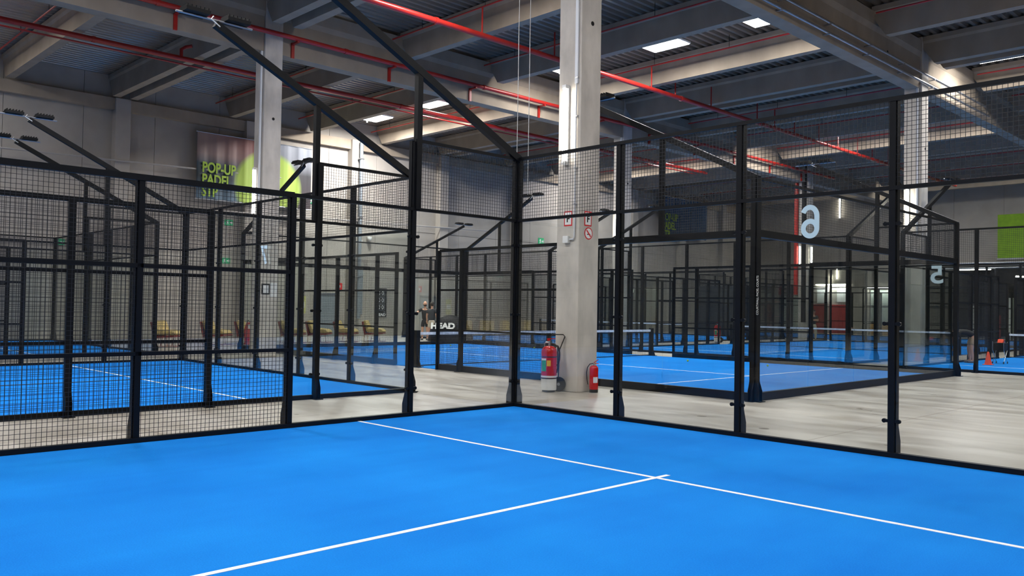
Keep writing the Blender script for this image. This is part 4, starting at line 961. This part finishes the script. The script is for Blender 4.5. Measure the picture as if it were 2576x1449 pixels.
lobby_box('red_wall_panel', 'dull red wall panel right of the first one, beside the pale door', 'panel', -20.2, -18.6, FZ, 2.2, M['redpanel'], 0.08, extra=ex_rows(M['redpanel'], 1, 2))
lobby_box('white_board', 'left white notice board above the red panel', 'board', -21.2, -20.3, 2.3, 3.5, M['white'], 0.05, extra=ex_rows(M['white'], 1, 1))
lobby_box('white_board', 'right white notice board above the red panel', 'board', -19.6, -18.4, 2.4, 3.5, M['white'], 0.05, extra=ex_rows(M['white'], 1, 2))
lobby_box('tall_cupboard', 'tall pale grey cupboard in the lobby', 'cupboard', -18.3, -16.9, FZ, 3.6, M['wall'], 0.6, extra=ex_rows(M['wall'], 1, 2))
lobby_box('locker_bank', 'pale lit locker bank right of the grey cupboard', 'lockers', -16.8, -14.6, 0.9, 3.3, M['locker'], 0.5, extra=ex_rows(M['locker'], 2, 4))
lobby_box('timber_bench', 'pine bench under the pale lockers', 'bench', -16.8, -14.6, FZ, 0.8, M['timber'], 0.6, extra=ex_rows(M['timber'], 3, 1))
lobby_box('red_door_panel', 'red and dark framed doorway beneath the mirrored number 6', 'panel', -25.6, -24.2, FZ, 3.6, M['redpanel'], 0.1, extra=ex_rows(M['darkwall'], 3, 1))
lobby_box('dark_blue_board', 'dark doorway screen left of the red wall panel', 'board', -24.0, -22.7, FZ, 2.9, M['bluecrate'], 0.1, extra=ex_rows(M['locker'], 1, 2))
lobby_box('timber_board', 'bright timber board at the right picture edge', 'board', -6.95, -5.6, 1.5, 3.0, M['timber'], 0.1, y=Y1+2, extra=ex_rows(M['timber'], 1, 2))
def strip(label, p0, p1, rad=0.04):
    r = empty('strip_lamp', p0); tag(r, label, 'strip lamp', 'strip lamps in the lobby'); d = Vector(p1)-Vector(p0)
    MB().tube([(0, 0, 0), tuple(d)], rad, 8).build('tube', M['tube'], r); MB().bar((0, 0.03, 0.06), tuple(d+Vector((0, 0.03, 0.06))), 0.06, 0.06).build('lamp_base', M['white'], r)
strip('level strip lamp under the mezzanine edge', (-11.0, Y1+0.6, 4.75), (-9.0, Y1+0.6, 4.75))
strip('sloping strip lamp deep in the dark lobby', (-8.0, Y1+2.5, 4.3), (-4.5, Y1+2.5, 4.1))
strip('short upright strip lamp in the dark lobby', (-9.3, Y1+1.5, 3.2), (-9.3, Y1+1.5, 4.0), 0.06)
area(-19.9, Y1-0.25, 3.7, 110, 2.6, 0.15)  # fill light added under the strip lamp to brighten the boards
area(-15.8, Y1-0.85, 3.4, 90, 2.2, 0.15)  # second added fill light, brightens the lockers and bench
strip('level strip lamp over the red panels', (-21.3, Y1-0.07, 3.75), (-18.5, Y1-0.07, 3.75), 0.03)
strip('level strip lamp over the lockers', (-17.0, Y1-0.7, 3.45), (-14.6, Y1-0.7, 3.45), 0.03)
strip('upright strip lamp on the far wall right of the most distant column', (-19.6, Y1-0.07, 4.2), (-19.6, Y1-0.07, 4.95), 0.05)
strip('lower upright strip lamp on the far wall right of the most distant column', (-20.1, Y1-0.07, 3.9), (-20.1, Y1-0.07, 4.5), 0.05)
o = MB().tube([(0, 0, 0), (15, 0, 0)], 0.06, 8).build('wall_conduit', M['zinc'], loc=(-12, Y1-0.2, 5.15), smooth=True); tag(o, 'pale pipe along the mezzanine edge at the right', 'conduit')
o = MB().tube([(0, 0, 0), (15, 0, 0)], 0.06, 8).build('wall_conduit', M['zinc'], loc=(-12, Y1-0.2, 4.8), smooth=True); tag(o, 'second pale pipe just below the mezzanine edge pipe', 'conduit')
for i, (x, w, h, m) in enumerate(((-10.6, 0.5, 2.4, 'locker'), (-9.4, 0.7, 1.6, 'redpanel'), (-8.3, 0.4, 2.8, 'locker'), (-7.4, 0.3, 2.0, 'tape'))):
    lobby_box('display_stand', ['pale display stand at the left of the dark lobby', 'low red display stand in the dark lobby', 'tall pale display stand in the dark lobby', 'narrow white display stand in the dark lobby'][i], 'display stand', x, x+w, FZ, h, M[m], 0.3, y=Y1+1.8, extra=ex_rows(M['white'], 4, 1))
